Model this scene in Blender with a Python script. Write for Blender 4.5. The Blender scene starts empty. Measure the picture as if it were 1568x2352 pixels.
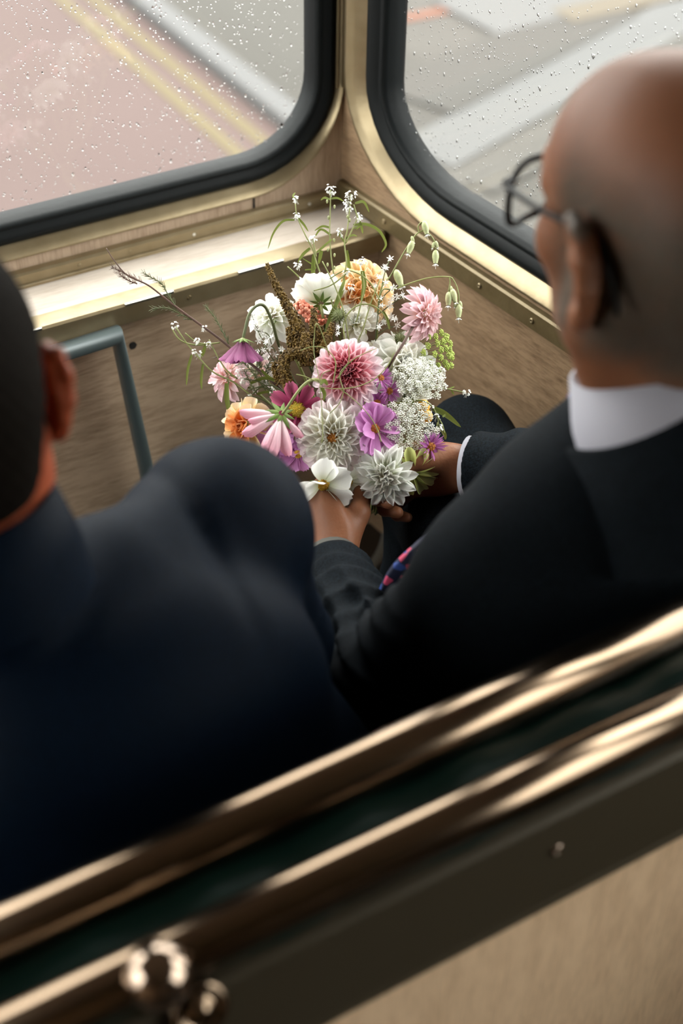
import bpy, math, random
import numpy as np
from mathutils import Vector, Matrix, Euler

# ------------------------------------------------------------------ camera, sky, exposure
CZ = 1.70                                     # lens height above the upper-deck floor (z = 0)
RIGHT = Vector((0.86316736, -0.50469665, 0.01494668))
DOWN = Vector((-0.31723836, -0.56511744, -0.76157869))
FWD = Vector((0.39281284, 0.6526282, -0.64790007))
FPX = 3267.0
scene = bpy.context.scene
COL = scene.collection
cam_d = bpy.data.cameras.new('camera')
cam_d.sensor_fit = 'VERTICAL'; cam_d.sensor_height = 36.0; cam_d.sensor_width = 24.0
cam_d.lens = FPX / 2352 * 36.0
cam_d.clip_start = 0.02; cam_d.clip_end = 200
cam_d.dof.use_dof = True; cam_d.dof.focus_distance = 1.82; cam_d.dof.aperture_fstop = 2.5
cam = bpy.data.objects.new('camera', cam_d); COL.objects.link(cam)
cam.matrix_world = Matrix.Translation((0, 0, CZ)) @ Matrix((RIGHT, -DOWN, -FWD)).transposed().to_4x4()
scene.camera = cam

world = bpy.data.worlds.new('overcast_sky'); scene.world = world; world.use_nodes = True
wb = world.node_tree.nodes['Background']
wb.inputs['Strength'].default_value = 2.3
# overcast sky: zenith three times as bright as the horizon, the same in every direction
wn = world.node_tree; wg = wn.nodes.new('ShaderNodeNewGeometry'); wz = wn.nodes.new('ShaderNodeSeparateXYZ'); wr = wn.nodes.new('ShaderNodeValToRGB')
wn.links.new(wg.outputs['Incoming'], wz.inputs[0]); wm = wn.nodes.new('ShaderNodeMath'); wm.operation = 'MULTIPLY'; wm.inputs[1].default_value = -1.0
wn.links.new(wz.outputs['Z'], wm.inputs[0]); wn.links.new(wm.outputs[0], wr.inputs[0]); wn.links.new(wr.outputs[0], wb.inputs['Color'])
wr.color_ramp.elements[0].color = (0.333, 0.330, 0.322, 1); wr.color_ramp.elements[1].color = (1.0, 0.988, 0.962, 1)
vs = scene.view_settings
vs.view_transform = 'Standard'; vs.look = 'None'; vs.gamma = 1.0; vs.use_curve_mapping = False
vs.exposure = 2.88
scene.cycles.max_bounces = 7; scene.cycles.diffuse_bounces = 4; scene.cycles.glossy_bounces = 3; scene.cycles.transmission_bounces = 5; scene.cycles.transparent_max_bounces = 24
scene.cycles.caustics_refractive = False; scene.cycles.caustics_reflective = False

random.seed(7); RNG = np.random.RandomState(7)

def W(u, v, d):                               # a place in the bus, seen from the standing point at distance d
    return Vector((0, 0, CZ)) + RIGHT * ((u - 784) / FPX * d) + DOWN * ((v - 1176) / FPX * d) + FWD * d
def A(x, y, z):                               # heights measured from the lens -> heights above the floor
    return Vector((x, y, z + CZ))
def cw(a, b, c): return RIGHT * a + DOWN * b + FWD * c

# ------------------------------------------------------------------ materials
MATS = {}
def mat(name, col, rough=0.5, metal=0.0, sheen=0.0, spec=0.5, coat=0.0, sss=0.0, bump=None, noise=None, trans=0.0):
    m = bpy.data.materials.new(name); m.use_nodes = True
    nt = m.node_tree; b = nt.nodes['Principled BSDF']
    b.inputs['Base Color'].default_value = (*col, 1); b.inputs['Roughness'].default_value = rough
    b.inputs['Metallic'].default_value = metal; b.inputs['Specular IOR Level'].default_value = spec
    b.inputs['Sheen Weight'].default_value = sheen; b.inputs['Coat Weight'].default_value = coat
    if sss:
        b.inputs['Subsurface Weight'].default_value = sss; b.inputs['Subsurface Radius'].default_value = (0.012, 0.004, 0.002)
        b.inputs['Subsurface Scale'].default_value = 1.0
    tc = nt.nodes.new('ShaderNodeTexCoord')
    if noise:                                  # (scale, second colour, stretch)
        n = nt.nodes.new('ShaderNodeTexNoise'); n.inputs['Scale'].default_value = noise[0]; n.inputs['Detail'].default_value = 5
        mp = nt.nodes.new('ShaderNodeMapping'); mp.inputs['Scale'].default_value = noise[2] if len(noise) > 2 else (1, 1, 1)
        nt.links.new(tc.outputs['Object'], mp.inputs['Vector']); nt.links.new(mp.outputs[0], n.inputs['Vector'])
        r = nt.nodes.new('ShaderNodeValToRGB'); r.color_ramp.elements[0].position = 0.35; r.color_ramp.elements[1].position = 0.68
        r.color_ramp.elements[0].color = (*col, 1); r.color_ramp.elements[1].color = (*noise[1], 1)
        nt.links.new(n.outputs['Fac'], r.inputs['Fac']); nt.links.new(r.outputs['Color'], b.inputs['Base Color'])
    if bump:
        n2 = nt.nodes.new('ShaderNodeTexNoise'); n2.inputs['Scale'].default_value = bump[0]; n2.inputs['Detail'].default_value = 3
        nt.links.new(tc.outputs['Object'], n2.inputs['Vector'])
        bp = nt.nodes.new('ShaderNodeBump'); bp.inputs['Strength'].default_value = bump[1]; bp.inputs['Distance'].default_value = 0.002
        nt.links.new(n2.outputs['Fac'], bp.inputs['Height']); nt.links.new(bp.outputs[0], b.inputs['Normal'])
    MATS[name] = m
    return m

def wood(name, along, c1, c2, rough=0.38):     # laminate with fine streaks along one axis
    m = mat(name, c1, rough); nt = m.node_tree; b = nt.nodes['Principled BSDF']
    tc = nt.nodes.new('ShaderNodeTexCoord')
    def nz(sc, lo, detail):
        mp = nt.nodes.new('ShaderNodeMapping'); s = [sc, sc, sc]; s[along] = lo; mp.inputs['Scale'].default_value = s
        n = nt.nodes.new('ShaderNodeTexNoise'); n.inputs['Scale'].default_value = 1; n.inputs['Detail'].default_value = detail
        n.inputs['Roughness'].default_value = 0.65
        nt.links.new(tc.outputs['Object'], mp.inputs[0]); nt.links.new(mp.outputs[0], n.inputs['Vector']); return n
    n1 = nz(420, 30, 4); n2 = nz(60, 9, 3)
    mx = nt.nodes.new('ShaderNodeMath'); mx.operation = 'MULTIPLY_ADD'; mx.inputs[1].default_value = 0.45
    nt.links.new(n2.outputs['Fac'], mx.inputs[0])
    m2 = nt.nodes.new('ShaderNodeMath'); m2.operation = 'MULTIPLY'; m2.inputs[1].default_value = 0.62
    nt.links.new(n1.outputs['Fac'], m2.inputs[0]); nt.links.new(m2.outputs[0], mx.inputs[2])
    r = nt.nodes.new('ShaderNodeValToRGB'); e = r.color_ramp.elements
    e[0].position = 0.36; e[0].color = (*c2, 1); e[1].position = 0.60; e[1].color = (*c1, 1)
    nt.links.new(mx.outputs[0], r.inputs['Fac']); nt.links.new(r.outputs['Color'], b.inputs['Base Color'])
    return m

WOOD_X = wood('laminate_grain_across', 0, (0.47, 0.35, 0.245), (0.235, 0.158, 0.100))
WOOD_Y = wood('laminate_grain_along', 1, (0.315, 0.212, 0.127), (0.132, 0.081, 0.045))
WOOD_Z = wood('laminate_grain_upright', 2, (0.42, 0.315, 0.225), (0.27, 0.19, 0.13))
WOOD_SEAT = wood('laminate_pale_upright', 2, (0.76, 0.545, 0.345), (0.52, 0.355, 0.215), 0.45)
WOOD_SHELF = wood('laminate_glare_tone', 0, (0.46, 0.405, 0.35), (0.33, 0.275, 0.225), 0.3)  # shelf laminate made paler, with the window glare put into its colour
GOLD = mat('gold_paint', (0.255, 0.20, 0.115), 0.33, 0.65, bump=(120, 0.12), noise=(35, (0.30, 0.24, 0.145)))
GOLD_DARK = mat('worn_bronze_paint', (0.125, 0.092, 0.042), 0.42, 0.4, bump=(140, 0.2), noise=(40, (0.155, 0.116, 0.056)))
RUBBER = mat('black_rubber', (0.0055, 0.007, 0.0075), 0.5, spec=0.12, bump=(90, 0.15))
RAIL = mat('bronze_anodised_tube', (0.215, 0.155, 0.105), 0.17, 1.0)
BAND = mat('olive_bronze_band', (0.044, 0.034, 0.018), 0.5, 0.3, bump=(300, 0.1))
PIPE = mat('blue_grey_enamel', (0.070, 0.094, 0.098), 0.32, 0.1)
CHROME = mat('chrome', (0.34, 0.26, 0.20), 0.14, 1.0)
STEEL = mat('steel_screw', (0.7, 0.68, 0.62), 0.3, 1.0)
DARK = mat('dark_hole', (0.012, 0.01, 0.008), 0.8)
LEATHER = mat('green_leather', (0.0022, 0.011, 0.008), 0.38, spec=0.2, bump=(160, 0.3))
FLOOR = mat('dark_brown_lino', (0.020, 0.0145, 0.0095), 0.55, noise=(12, (0.028, 0.020, 0.0135)))
STRIP = mat('worn_aluminium', (0.24, 0.24, 0.22), 0.5, 0.4)
CEIL = mat('cream_ceiling', (0.50, 0.47, 0.39), 0.6)
ROAD = mat('pink_bus_lane', (0.0480, 0.0342, 0.0315), 0.75, spec=0.08, noise=(0.5, (0.0515, 0.0370, 0.0340)))
ROAD_GREY = mat('grey_paving', (0.036, 0.034, 0.0305), 0.8, spec=0.08, noise=(0.8, (0.043, 0.041, 0.037)))
KERB = mat('kerb_stone', (0.055, 0.055, 0.055), 0.7, spec=0.08)
YELLOW = mat('yellow_line_paint', (0.060, 0.049, 0.028), 0.7, spec=0.08)
ORANGE = mat('orange_line_paint', (0.082, 0.036, 0.023), 0.7, spec=0.08)
PALE = mat('pale_paving', (0.055, 0.055, 0.054), 0.75, spec=0.08)
DGREY = mat('dark_paving', (0.0345, 0.033, 0.030), 0.8, spec=0.08)
SUIT_A = mat('charcoal_wool', (0.0023, 0.0030, 0.0037), 0.8, spec=0.05, bump=(700, 0.35), noise=(420, (0.0072, 0.0105, 0.0140)))
SUIT_B = mat('navy_wool', (0.0006, 0.0024, 0.0060), 0.6, spec=0.05, bump=(700, 0.3), noise=(420, (0.0013, 0.0062, 0.0155)))
SHIRT = mat('white_cotton', (0.36, 0.36, 0.41), 0.7)
CUFF = mat('grey_cuff', (0.06, 0.06, 0.052), 0.7)
SHOE = mat('black_shoe', (0.01, 0.01, 0.01), 0.3)
SPEC = mat('dark_spectacle_frame', (0.005, 0.0055, 0.005), 0.45, spec=0.2)
EYE = mat('eyeball', (0.75, 0.73, 0.7), 0.15)
GLOW_SKIN = None

def skin(name, base, second, hair_col):
    m = mat(name, base, 0.5, sss=0.12, spec=0.28); nt = m.node_tree; b = nt.nodes['Principled BSDF']
    tc = nt.nodes.new('ShaderNodeTexCoord')
    n = nt.nodes.new('ShaderNodeTexNoise'); n.inputs['Scale'].default_value = 28; n.inputs['Detail'].default_value = 6
    nt.links.new(tc.outputs['Object'], n.inputs['Vector'])
    mx = nt.nodes.new('ShaderNodeMix'); mx.data_type = 'RGBA'
    mx.inputs['A'].default_value = (*base, 1); mx.inputs['B'].default_value = (*second, 1)
    nt.links.new(n.outputs['Fac'], mx.inputs['Factor'])
    at = nt.nodes.new('ShaderNodeAttribute'); at.attribute_name = 'hair'
    n2 = nt.nodes.new('ShaderNodeTexNoise'); n2.inputs['Scale'].default_value = 260; n2.inputs['Detail'].default_value = 2
    nt.links.new(tc.outputs['Object'], n2.inputs['Vector'])
    mm = nt.nodes.new('ShaderNodeMath'); mm.operation = 'MULTIPLY_ADD'; mm.inputs[1].default_value = 0.7; mm.inputs[2].default_value = 0.55
    nt.links.new(n2.outputs['Fac'], mm.inputs[0])
    m3 = nt.nodes.new('ShaderNodeMath'); m3.operation = 'MULTIPLY'; m3.use_clamp = True
    nt.links.new(mm.outputs[0], m3.inputs[0]); nt.links.new(at.outputs['Fac'], m3.inputs[1])
    m4 = nt.nodes.new('ShaderNodeMix'); m4.data_type = 'RGBA'; m4.inputs['B'].default_value = (*hair_col, 1)
    nt.links.new(mx.outputs['Result'], m4.inputs['A']); nt.links.new(m3.outputs[0], m4.inputs['Factor'])
    nt.links.new(m4.outputs['Result'], b.inputs['Base Color'])
    bp = nt.nodes.new('ShaderNodeBump'); bp.inputs['Strength'].default_value = 0.18; bp.inputs['Distance'].default_value = 0.002
    nt.links.new(n2.outputs['Fac'], bp.inputs['Height']); nt.links.new(bp.outputs[0], b.inputs['Normal'])
    return m
SKIN_A = skin('tanned_skin', (0.195, 0.074, 0.034), (0.270, 0.114, 0.059), (0.082, 0.069, 0.053))
SKIN_B = skin('ruddy_skin', (0.30, 0.060, 0.022), (0.36, 0.085, 0.036), (0.05, 0.035, 0.025))
HAIR_B = mat('dark_brown_hair', (0.0035, 0.0025, 0.0016), 0.8, spec=.05, bump=(500, 0.6), noise=(300, (0.0075, 0.0052, 0.0034)))
STUBBLE = mat('grey_stubble', (0.15, 0.13, 0.105), 0.6)

def petal_mat(name, base, tip, mid=None, trans=0.28, streak=0.25, pos=(0.0, 0.45, 1.0)):
    m = bpy.data.materials.new(name); m.use_nodes = True; nt = m.node_tree
    b = nt.nodes['Principled BSDF']; out = nt.nodes['Material Output']
    b.inputs['Roughness'].default_value = 0.55; b.inputs['Specular IOR Level'].default_value = 0.25
    b.inputs['Sheen Weight'].default_value = 0.1
    uv = nt.nodes.new('ShaderNodeUVMap'); sx = nt.nodes.new('ShaderNodeSeparateXYZ')
    nt.links.new(uv.outputs[0], sx.inputs[0])
    r = nt.nodes.new('ShaderNodeValToRGB'); e = r.color_ramp.elements
    e[0].position = pos[0]; e[0].color = (*base, 1); e[1].position = pos[2]; e[1].color = (*tip, 1)
    if mid: x = e.new(pos[1]); x.color = (*mid, 1)
    nt.links.new(sx.outputs['X'], r.inputs['Fac'])
    mp = nt.nodes.new('ShaderNodeMapping'); mp.inputs['Scale'].default_value = (1.5, 16, 1)
    nt.links.new(uv.outputs[0], mp.inputs[0])
    n = nt.nodes.new('ShaderNodeTexNoise'); n.inputs['Scale'].default_value = 1.0; n.inputs['Detail'].default_value = 2
    nt.links.new(mp.outputs[0], n.inputs['Vector'])
    hs = nt.nodes.new('ShaderNodeHueSaturation'); ma = nt.nodes.new('ShaderNodeMath'); ma.operation = 'MULTIPLY_ADD'
    ma.inputs[1].default_value = streak * 2; ma.inputs[2].default_value = 1 - streak
    nt.links.new(n.outputs['Fac'], ma.inputs[0]); nt.links.new(ma.outputs[0], hs.inputs['Value'])
    nt.links.new(r.outputs['Color'], hs.inputs['Color']); nt.links.new(hs.outputs[0], b.inputs['Base Color'])
    bp = nt.nodes.new('ShaderNodeBump'); bp.inputs['Strength'].default_value = 0.35; bp.inputs['Distance'].default_value = 0.001
    nt.links.new(n.outputs['Fac'], bp.inputs['Height']); nt.links.new(bp.outputs[0], b.inputs['Normal'])
    tr = nt.nodes.new('ShaderNodeBsdfTranslucent'); nt.links.new(hs.outputs[0], tr.inputs['Color'])
    ms = nt.nodes.new('ShaderNodeMixShader'); ms.inputs[0].default_value = trans
    nt.links.new(b.outputs[0], ms.inputs[1]); nt.links.new(tr.outputs[0], ms.inputs[2]); nt.links.new(ms.outputs[0], out.inputs['Surface'])
    return m

def glass_mat(name, tint, gloss):
    m = bpy.data.materials.new(name); m.use_nodes = True; nt = m.node_tree
    out = nt.nodes['Material Output']; nt.nodes.remove(nt.nodes['Principled BSDF'])
    t = nt.nodes.new('ShaderNodeBsdfTransparent'); t.inputs[0].default_value = (*tint, 1)
    g = nt.nodes.new('ShaderNodeBsdfGlossy'); g.inputs['Roughness'].default_value = 0.03
    f = nt.nodes.new('ShaderNodeLayerWeight'); f.inputs['Blend'].default_value = 0.5
    pw = nt.nodes.new('ShaderNodeMath'); pw.operation = 'POWER'; pw.inputs[1].default_value = 5.0
    nt.links.new(f.outputs['Facing'], pw.inputs[0])
    mu = nt.nodes.new('ShaderNodeMath'); mu.operation = 'MULTIPLY_ADD'; mu.inputs[1].default_value = gloss; mu.inputs[2].default_value = 0.035
    nt.links.new(pw.outputs[0], mu.inputs[0])
    ms = nt.nodes.new('ShaderNodeMixShader'); nt.links.new(mu.outputs[0], ms.inputs[0])
    nt.links.new(t.outputs[0], ms.inputs[1]); nt.links.new(g.outputs[0], ms.inputs[2]); nt.links.new(ms.outputs[0], out.inputs['Surface'])
    return m
GLASS = glass_mat('window_glass', (0.95, 0.96, 0.95), 0.8)
LENS = glass_mat('spectacle_lens', (0.95, 0.96, 0.96), 0.7)
DROP = bpy.data.materials.new('rain_water'); DROP.use_nodes = True
_b = DROP.node_tree.nodes['Principled BSDF']; _b.inputs['Transmission Weight'].default_value = 1.0
_b.inputs['Roughness'].default_value = 0.02; _b.inputs['IOR'].default_value = 1.33; _b.inputs['Base Color'].default_value = (0.97, 0.98, 0.98, 1)

# ------------------------------------------------------------------ mesh helpers
ROOT = {}                                      # object name -> its frame in the world
def tag(o, label=None, cat=None, group=None, kind=None):
    if label: o['label'] = label
    if cat: o['category'] = cat
    if group: o['group'] = group
    if kind: o['kind'] = kind
    return o
def empty(name, M4, label=None, cat=None, group=None):
    if not isinstance(M4, Matrix): M4 = Matrix.Translation(M4)
    o = bpy.data.objects.new(name, None); COL.objects.link(o); o.matrix_world = M4
    o.empty_display_size = 0.02
    ROOT[o.name] = M4.copy(); return tag(o, label, cat, group)
def mesh_data(name, verts, faces, material, uvs=None, smooth=True):
    me = bpy.data.meshes.new(name); me.from_pydata([tuple(v) for v in verts], [], [tuple(f) for f in faces])
    if uvs is not None:
        l = me.uv_layers.new(name='UVMap'); idx = np.empty(len(me.loops), dtype=np.int32); me.loops.foreach_get('vertex_index', idx)
        l.data.foreach_set('uv', np.asarray(uvs, dtype=np.float32)[idx].ravel())
    me.polygons.foreach_set('use_smooth', [smooth] * len(me.polygons))
    me.materials.append(material); me.update(); return me
def put(name, me, parent=None, basis=None):
    o = bpy.data.objects.new(name, me); COL.objects.link(o)
    if parent is not None:
        o.parent = parent; o.matrix_basis = basis if basis is not None else Matrix.Identity(4)
        ROOT[o.name] = ROOT[parent.name] @ o.matrix_basis
    else:
        o.matrix_world = basis if basis is not None else Matrix.Identity(4); ROOT[o.name] = o.matrix_world.copy()
    return o

class MB:                                      # collects pieces in world coordinates, builds one mesh object
    def __init__(s): s.v = []; s.f = []; s.uv = []
    def add(s, v, f, uv=None):
        n = len(s.v); s.v += [Vector(p) for p in v]; s.f += [tuple(i + n for i in q) for q in f]
        s.uv += list(uv) if uv is not None else [(0.5, 0.5)] * len(v); return s
    def box(s, lo, hi):
        (a, b, c), (d, e, g) = lo, hi
        return s.add([(a, b, c), (d, b, c), (d, e, c), (a, e, c), (a, b, g), (d, b, g), (d, e, g), (a, e, g)],
                     [(0, 3, 2, 1), (4, 5, 6, 7), (0, 1, 5, 4), (1, 2, 6, 5), (2, 3, 7, 6), (3, 0, 4, 7)])
    def tube(s, pts, r, sides=8, cap=True, flat=1.0):
        pts = [Vector(p) for p in pts]; n = len(pts); rs = r if isinstance(r, (list, tuple)) else [r] * n
        v, f, uv = [], [], []; ref = None
        for i, p in enumerate(pts):
            t = (pts[min(i + 1, n - 1)] - pts[max(i - 1, 0)]).normalized()
            if ref is None: ref = Vector((0.3, 0.2, 1)).cross(t)
            ref = (ref - t * ref.dot(t)).normalized(); q = t.cross(ref)
            k = 1.0
            if 0 < i < n - 1:
                c = (p - pts[i - 1]).normalized().dot((pts[i + 1] - p).normalized()); k = 1 / max(0.6, math.sqrt((1 + c) / 2))
            for j in range(sides):
                a = 2 * math.pi * j / sides
                v.append(p + ref * (math.cos(a) * rs[i] * k) + q * (math.sin(a) * rs[i] * flat)); uv.append((i / max(1, n - 1), j / sides))
        for i in range(n - 1):
            for j in range(sides):
                k2 = (j + 1) % sides; f.append((i * sides + j, i * sides + k2, (i + 1) * sides + k2, (i + 1) * sides + j))
        if cap: f.append(tuple(range(sides))[::-1]); f.append(tuple((n - 1) * sides + j for j in range(sides)))
        return s.add(v, f, uv)
    def blob(s, c, r, axes=None, seg=6, rings=4):
        rx, ry, rz = r if isinstance(r, (list, tuple)) else (r, r, r)
        X, Y, Z = axes or (Vector((1, 0, 0)), Vector((0, 1, 0)), Vector((0, 0, 1))); c = Vector(c)
        v = [c - Z * rz]; f = []
        for i in range(1, rings):
            th = math.pi * i / rings
            for j in range(seg):
                a = 2 * math.pi * j / seg
                v.append(c + X * (rx * math.sin(th) * math.cos(a)) + Y * (ry * math.sin(th) * math.sin(a)) - Z * (rz * math.cos(th)))
        v.append(c + Z * rz); last = len(v) - 1
        for j in range(seg):
            k = (j + 1) % seg; f.append((0, 1 + k, 1 + j)); f.append((last, 1 + (rings - 2) * seg + j, 1 + (rings - 2) * seg + k))
            for i in range(rings - 2):
                a = 1 + i * seg; f.append((a + j, a + k, a + seg + k, a + seg + j))
        return s.add(v, f)
    def loops(s, L, closed=True):              # bridge a list of equal-length loops
        n = len(L[0]); v = [p for l in L for p in l]; f = []
        for i in range(len(L) - 1):
            for j in range(n if closed else n - 1):
                k = (j + 1) % n; f.append((i * n + j, i * n + k, (i + 1) * n + k, (i + 1) * n + j))
        return s.add(v, f)
    def ngon(s, loop, flip=False): return s.add(loop, [tuple(range(len(loop)))[::-1] if flip else tuple(range(len(loop)))])
    def build(s, name, material, parent=None, smooth=True, base=None):
        if parent is not None: inv = ROOT[parent.name].inverted(); me = mesh_data(name, [inv @ p for p in s.v], s.f, material, s.uv, smooth); return put(name, me, parent)
        if base is None:
            c = sum(s.v, Vector()) / len(s.v); base = Vector((c.x, c.y, min(p.z for p in s.v)))
        me = mesh_data(name, [p - base for p in s.v], s.f, material, s.uv, smooth)
        return put(name, me, None, Matrix.Translation(base))

def spline(pts, n=6):
    P = [Vector(p) for p in pts]; P = [P[0] * 2 - P[1]] + P + [P[-1] * 2 - P[-2]]; out = []
    for i in range(1, len(P) - 2):
        for k in range(n):
            t = k / n; a, b, c, d = P[i - 1:i + 3]
            out.append(0.5 * ((2 * b) + (c - a) * t + (2 * a - 5 * b + 4 * c - d) * t * t + (3 * b - a - 3 * c + d) * t ** 3))
    out.append(P[-2]); return out
def taper(n, a, b): return [a + (b - a) * i / max(1, n - 1) for i in range(n)]
def bevel(o, w, seg=2):
    m = o.modifiers.new('bevel', 'BEVEL'); m.width = w; m.segments = seg; m.limit_method = 'ANGLE'; return o
def structure(o): o['kind'] = 'structure'; return o
# ------------------------------------------------------------------ the bus: walls, windows, trims
XC, YC = 1.05, 1.765                           # front right corner
def rr(a0, a1, z0, z1, rx, rz, n=10):
    out = []
    for cx, cz, t0 in ((a1 - rx, z1 - rz, 0), (a0 + rx, z1 - rz, 90), (a0 + rx, z0 + rz, 180), (a1 - rx, z0 + rz, 270)):
        for i in range(n + 1):
            t = math.radians(t0 + 90 * i / n); out.append((cx + rx * math.cos(t), cz + rz * math.sin(t)))
    return out
class Plane:                                   # wall frame: a runs along the wall, h points into the bus
    def __init__(s, o, e, n): s.o = Vector(o); s.e = Vector(e).normalized(); s.n = Vector(n).normalized()
    def p(s, a, z, h=0.0): return s.o + s.e * a + s.n * h + Vector((0, 0, z + CZ))
FRONT = Plane((XC, YC, 0), (-1, 0, 0), (0, -1, 0))
SIDE = Plane((XC, YC, 0), (0.1, -1, 0), (-1, -0.1, 0))
LEFTP = Plane((-1.25, YC, 0), (-0.0, -1, 0), (1, 0, 0))
def fit_rect(loop, A0, A1, Z0, Z1):
    cx, cz = (A0 + A1) / 2, (Z0 + Z1) / 2; out = []
    for a, z in loop:
        da, dz = a - cx, z - cz
        t = min(((A1 - cx) / abs(da)) if abs(da) > 1e-9 else 9e9, ((Z1 - cz) / abs(dz)) if abs(dz) > 1e-9 else 9e9)
        out.append([cx + da * t, cz + dz * t])
    for ca, cz_ in ((A0, Z0), (A0, Z1), (A1, Z0), (A1, Z1)):
        i = min(range(len(out)), key=lambda k: (out[k][0] - ca) ** 2 + (out[k][1] - cz_) ** 2); out[i] = [ca, cz_]
    return out
DROPS = []
def window(idx, pl, g, rx, rz, rub, fr, cell, wall_mb, drops=0, sig=1):
    a0, a1, z0, z1 = g
    def infl(oa, oz, h, ra=None):
        return [pl.p(a, z, h) for a, z in rr(a0 - oa, a1 + oa, z0 - oz, z1 + oz, rx + oa, rz + oz)]
    root = structure(empty('window_%d' % idx, pl.p((a0 + a1) / 2, z0)))
    m = MB(); lp = [p for p in infl(0.006, 0.006, -0.034)]; lq = infl(0.006, 0.006, -0.030)
    m.ngon(lp); m.ngon(lq, True); m.loops([lp, lq]); gl = m.build('glass_pane', GLASS, root, smooth=False)
    ra, rz_ = rub
    m = MB(); m.loops([infl(0, 0, -0.049), infl(0, 0, -0.018), infl(.10 * ra, .10 * rz_, -.011), infl(.22 * ra, .22 * rz_, -.009), infl(.30 * ra, .30 * rz_, -.0115),
                       infl(.36 * ra, .36 * rz_, -.010), infl(.6 * ra, .6 * rz_, -.0040), infl(.85 * ra, .85 * rz_, -.0045), infl(ra, rz_, -.0085), infl(ra + .002, rz_ + .002, -.03)])
    m.build('rubber_gasket', RUBBER, root)
    fa, fz = fr
    m = MB(); m.loops([infl(ra, rz_, -.018), infl(ra, rz_, -.0115), infl(ra + .08 * (fa - ra), rz_ + .08 * (fz - rz_), -.0095),
                       infl(ra + .45 * (fa - ra), rz_ + .45 * (fz - rz_), -.0010), infl(ra + .80 * (fa - ra), rz_ + .80 * (fz - rz_), .0065), infl(ra + .93 * (fa - ra), rz_ + .93 * (fz - rz_), .0070), infl(fa, fz, .0005)])
    m.build('window_frame', GOLD, root)
    ho = rr(a0 - fa * .97, a1 + fa * .97, z0 - fz * .97, z1 + fz * .97, rx + fa * .97, rz + fz * .97); ou = fit_rect(ho, *cell)
    wall_mb.loops([[pl.p(a, z, 0) for a, z in ho], [pl.p(a, z, 0) for a, z in ou]])
    wall_mb.loops([[pl.p(a, z, -.05) for a, z in ho], [pl.p(a, z, -.05) for a, z in ou]])
    wall_mb.loops([[pl.p(a, z, 0) for a, z in ho], [pl.p(a, z, -.05) for a, z in ho]])
    if drops:
        m = MB(); rnd = random.Random(idx)
        for _ in range(drops):
            a = rnd.uniform(a0 + .01, a1 - .01); z = rnd.uniform(z0 + .01, min(z1, -0.55))
            if (a < a0 + rx and z < z0 + rz) and ((a - a0 - rx) / rx) ** 2 + ((z - z0 - rz) / rz) ** 2 > .9: continue
            if (a > a1 - rx and z < z0 + rz) and ((a - a1 + rx) / rx) ** 2 + ((z - z0 - rz) / rz) ** 2 > .9: continue
            s = min(.0024, .0007 * math.exp(abs(rnd.gauss(0, .45)))); el = rnd.uniform(1.0, 1.8)
            sl = rnd.uniform(-.3, .5) * sig
            ax = pl.e; az = (Vector((0, 0, 1)) + pl.e * sl).normalized()
            c = pl.p(a, z, -.0345); v = []; f = []; seg = 7
            for k, (rad, dep) in enumerate(((1, 0), (.9, .45), (.55, .8))):
                for j in range(seg):
                    t = 2 * math.pi * j / seg; v.append(c + ax * (s * rad * math.cos(t)) + az * (s * el * rad * math.sin(t)) - pl.n * (s * .22 * dep))
            v.append(c - pl.n * (s * .22))
            for k in range(2):
                for j in range(seg): q = (j + 1) % seg; f.append((k * seg + j, k * seg + q, (k + 1) * seg + q, (k + 1) * seg + j))
            for j in range(seg): f.append((2 * seg + j, 2 * seg + (j + 1) % seg, 3 * seg))
            f.append(tuple(range(seg))[::-1]); m.add(v, f)
        d = m.build('raindrops', DROP, root); d['kind'] = 'stuff'; d['label'] = 'scattered raindrops on the outer face of the glass'
    return root

ZT, ZB = 0.25, -1.70                           # ceiling and floor heights, measured from the lens
wf = MB()
window(1, FRONT, (.040, 1.02, -.997, 0.04), .12, .11, (.032, .030), (.039, .050), (0.0, 1.10, -1.09, ZT), wf, 4000, 1)
window(2, FRONT, (1.18, 2.15, -.985, 0.04), .12, .11, (.040, .036), (.051, .062), (1.10, 2.30, -1.09, ZT), wf)
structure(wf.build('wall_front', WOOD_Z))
ws = MB()
window(3, SIDE, (.086, 1.45, -.982, 0.04), .17, .11, (.041, .036), (.077, .063), (0.0, 1.56, -1.09, ZT), ws, 4200, -1)
for k in range(1):
    a = 1.66 + k * 1.42
    window(4 + k, SIDE, (a, a + 1.24, -.970, 0.04), .14, .11, (.045, .043), (.075, .075), (a - .10, a + 1.32, -1.09, ZT), ws)
ws.loops([[SIDE.p(2.98, ZT), SIDE.p(5.72, ZT)], [SIDE.p(2.98, -1.09), SIDE.p(5.72, -1.09)]], closed=False)  # unseen rear stretch kept windowless to cut light on the men's backs
ws.loops([[SIDE.p(0, -1.09), SIDE.p(5.72, -1.09)], [SIDE.p(0, ZB), SIDE.p(5.72, ZB)]], closed=False)
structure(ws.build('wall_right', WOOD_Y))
wl = MB()
for k in range(1):
    a = .20 + k * 1.38
    window(5 + k, LEFTP, (a, a + 1.2, -.970, 0.04), .14, .11, (.045, .043), (.075, .075), (a - .20 if k == 0 else a - .09, a + 1.29, -1.09, ZT), wl)
wl.loops([[LEFTP.p(1.49, ZT), LEFTP.p(5.72, ZT)], [LEFTP.p(1.49, -1.09), LEFTP.p(5.72, -1.09)]], closed=False)  # windows left out of this unseen stretch to weaken light from the left
wl.loops([[LEFTP.p(0, -1.09), LEFTP.p(5.7, -1.09)], [LEFTP.p(0, ZB), LEFTP.p(5.7, ZB)]], closed=False)
structure(wl.build('wall_left', WOOD_Y))
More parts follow.
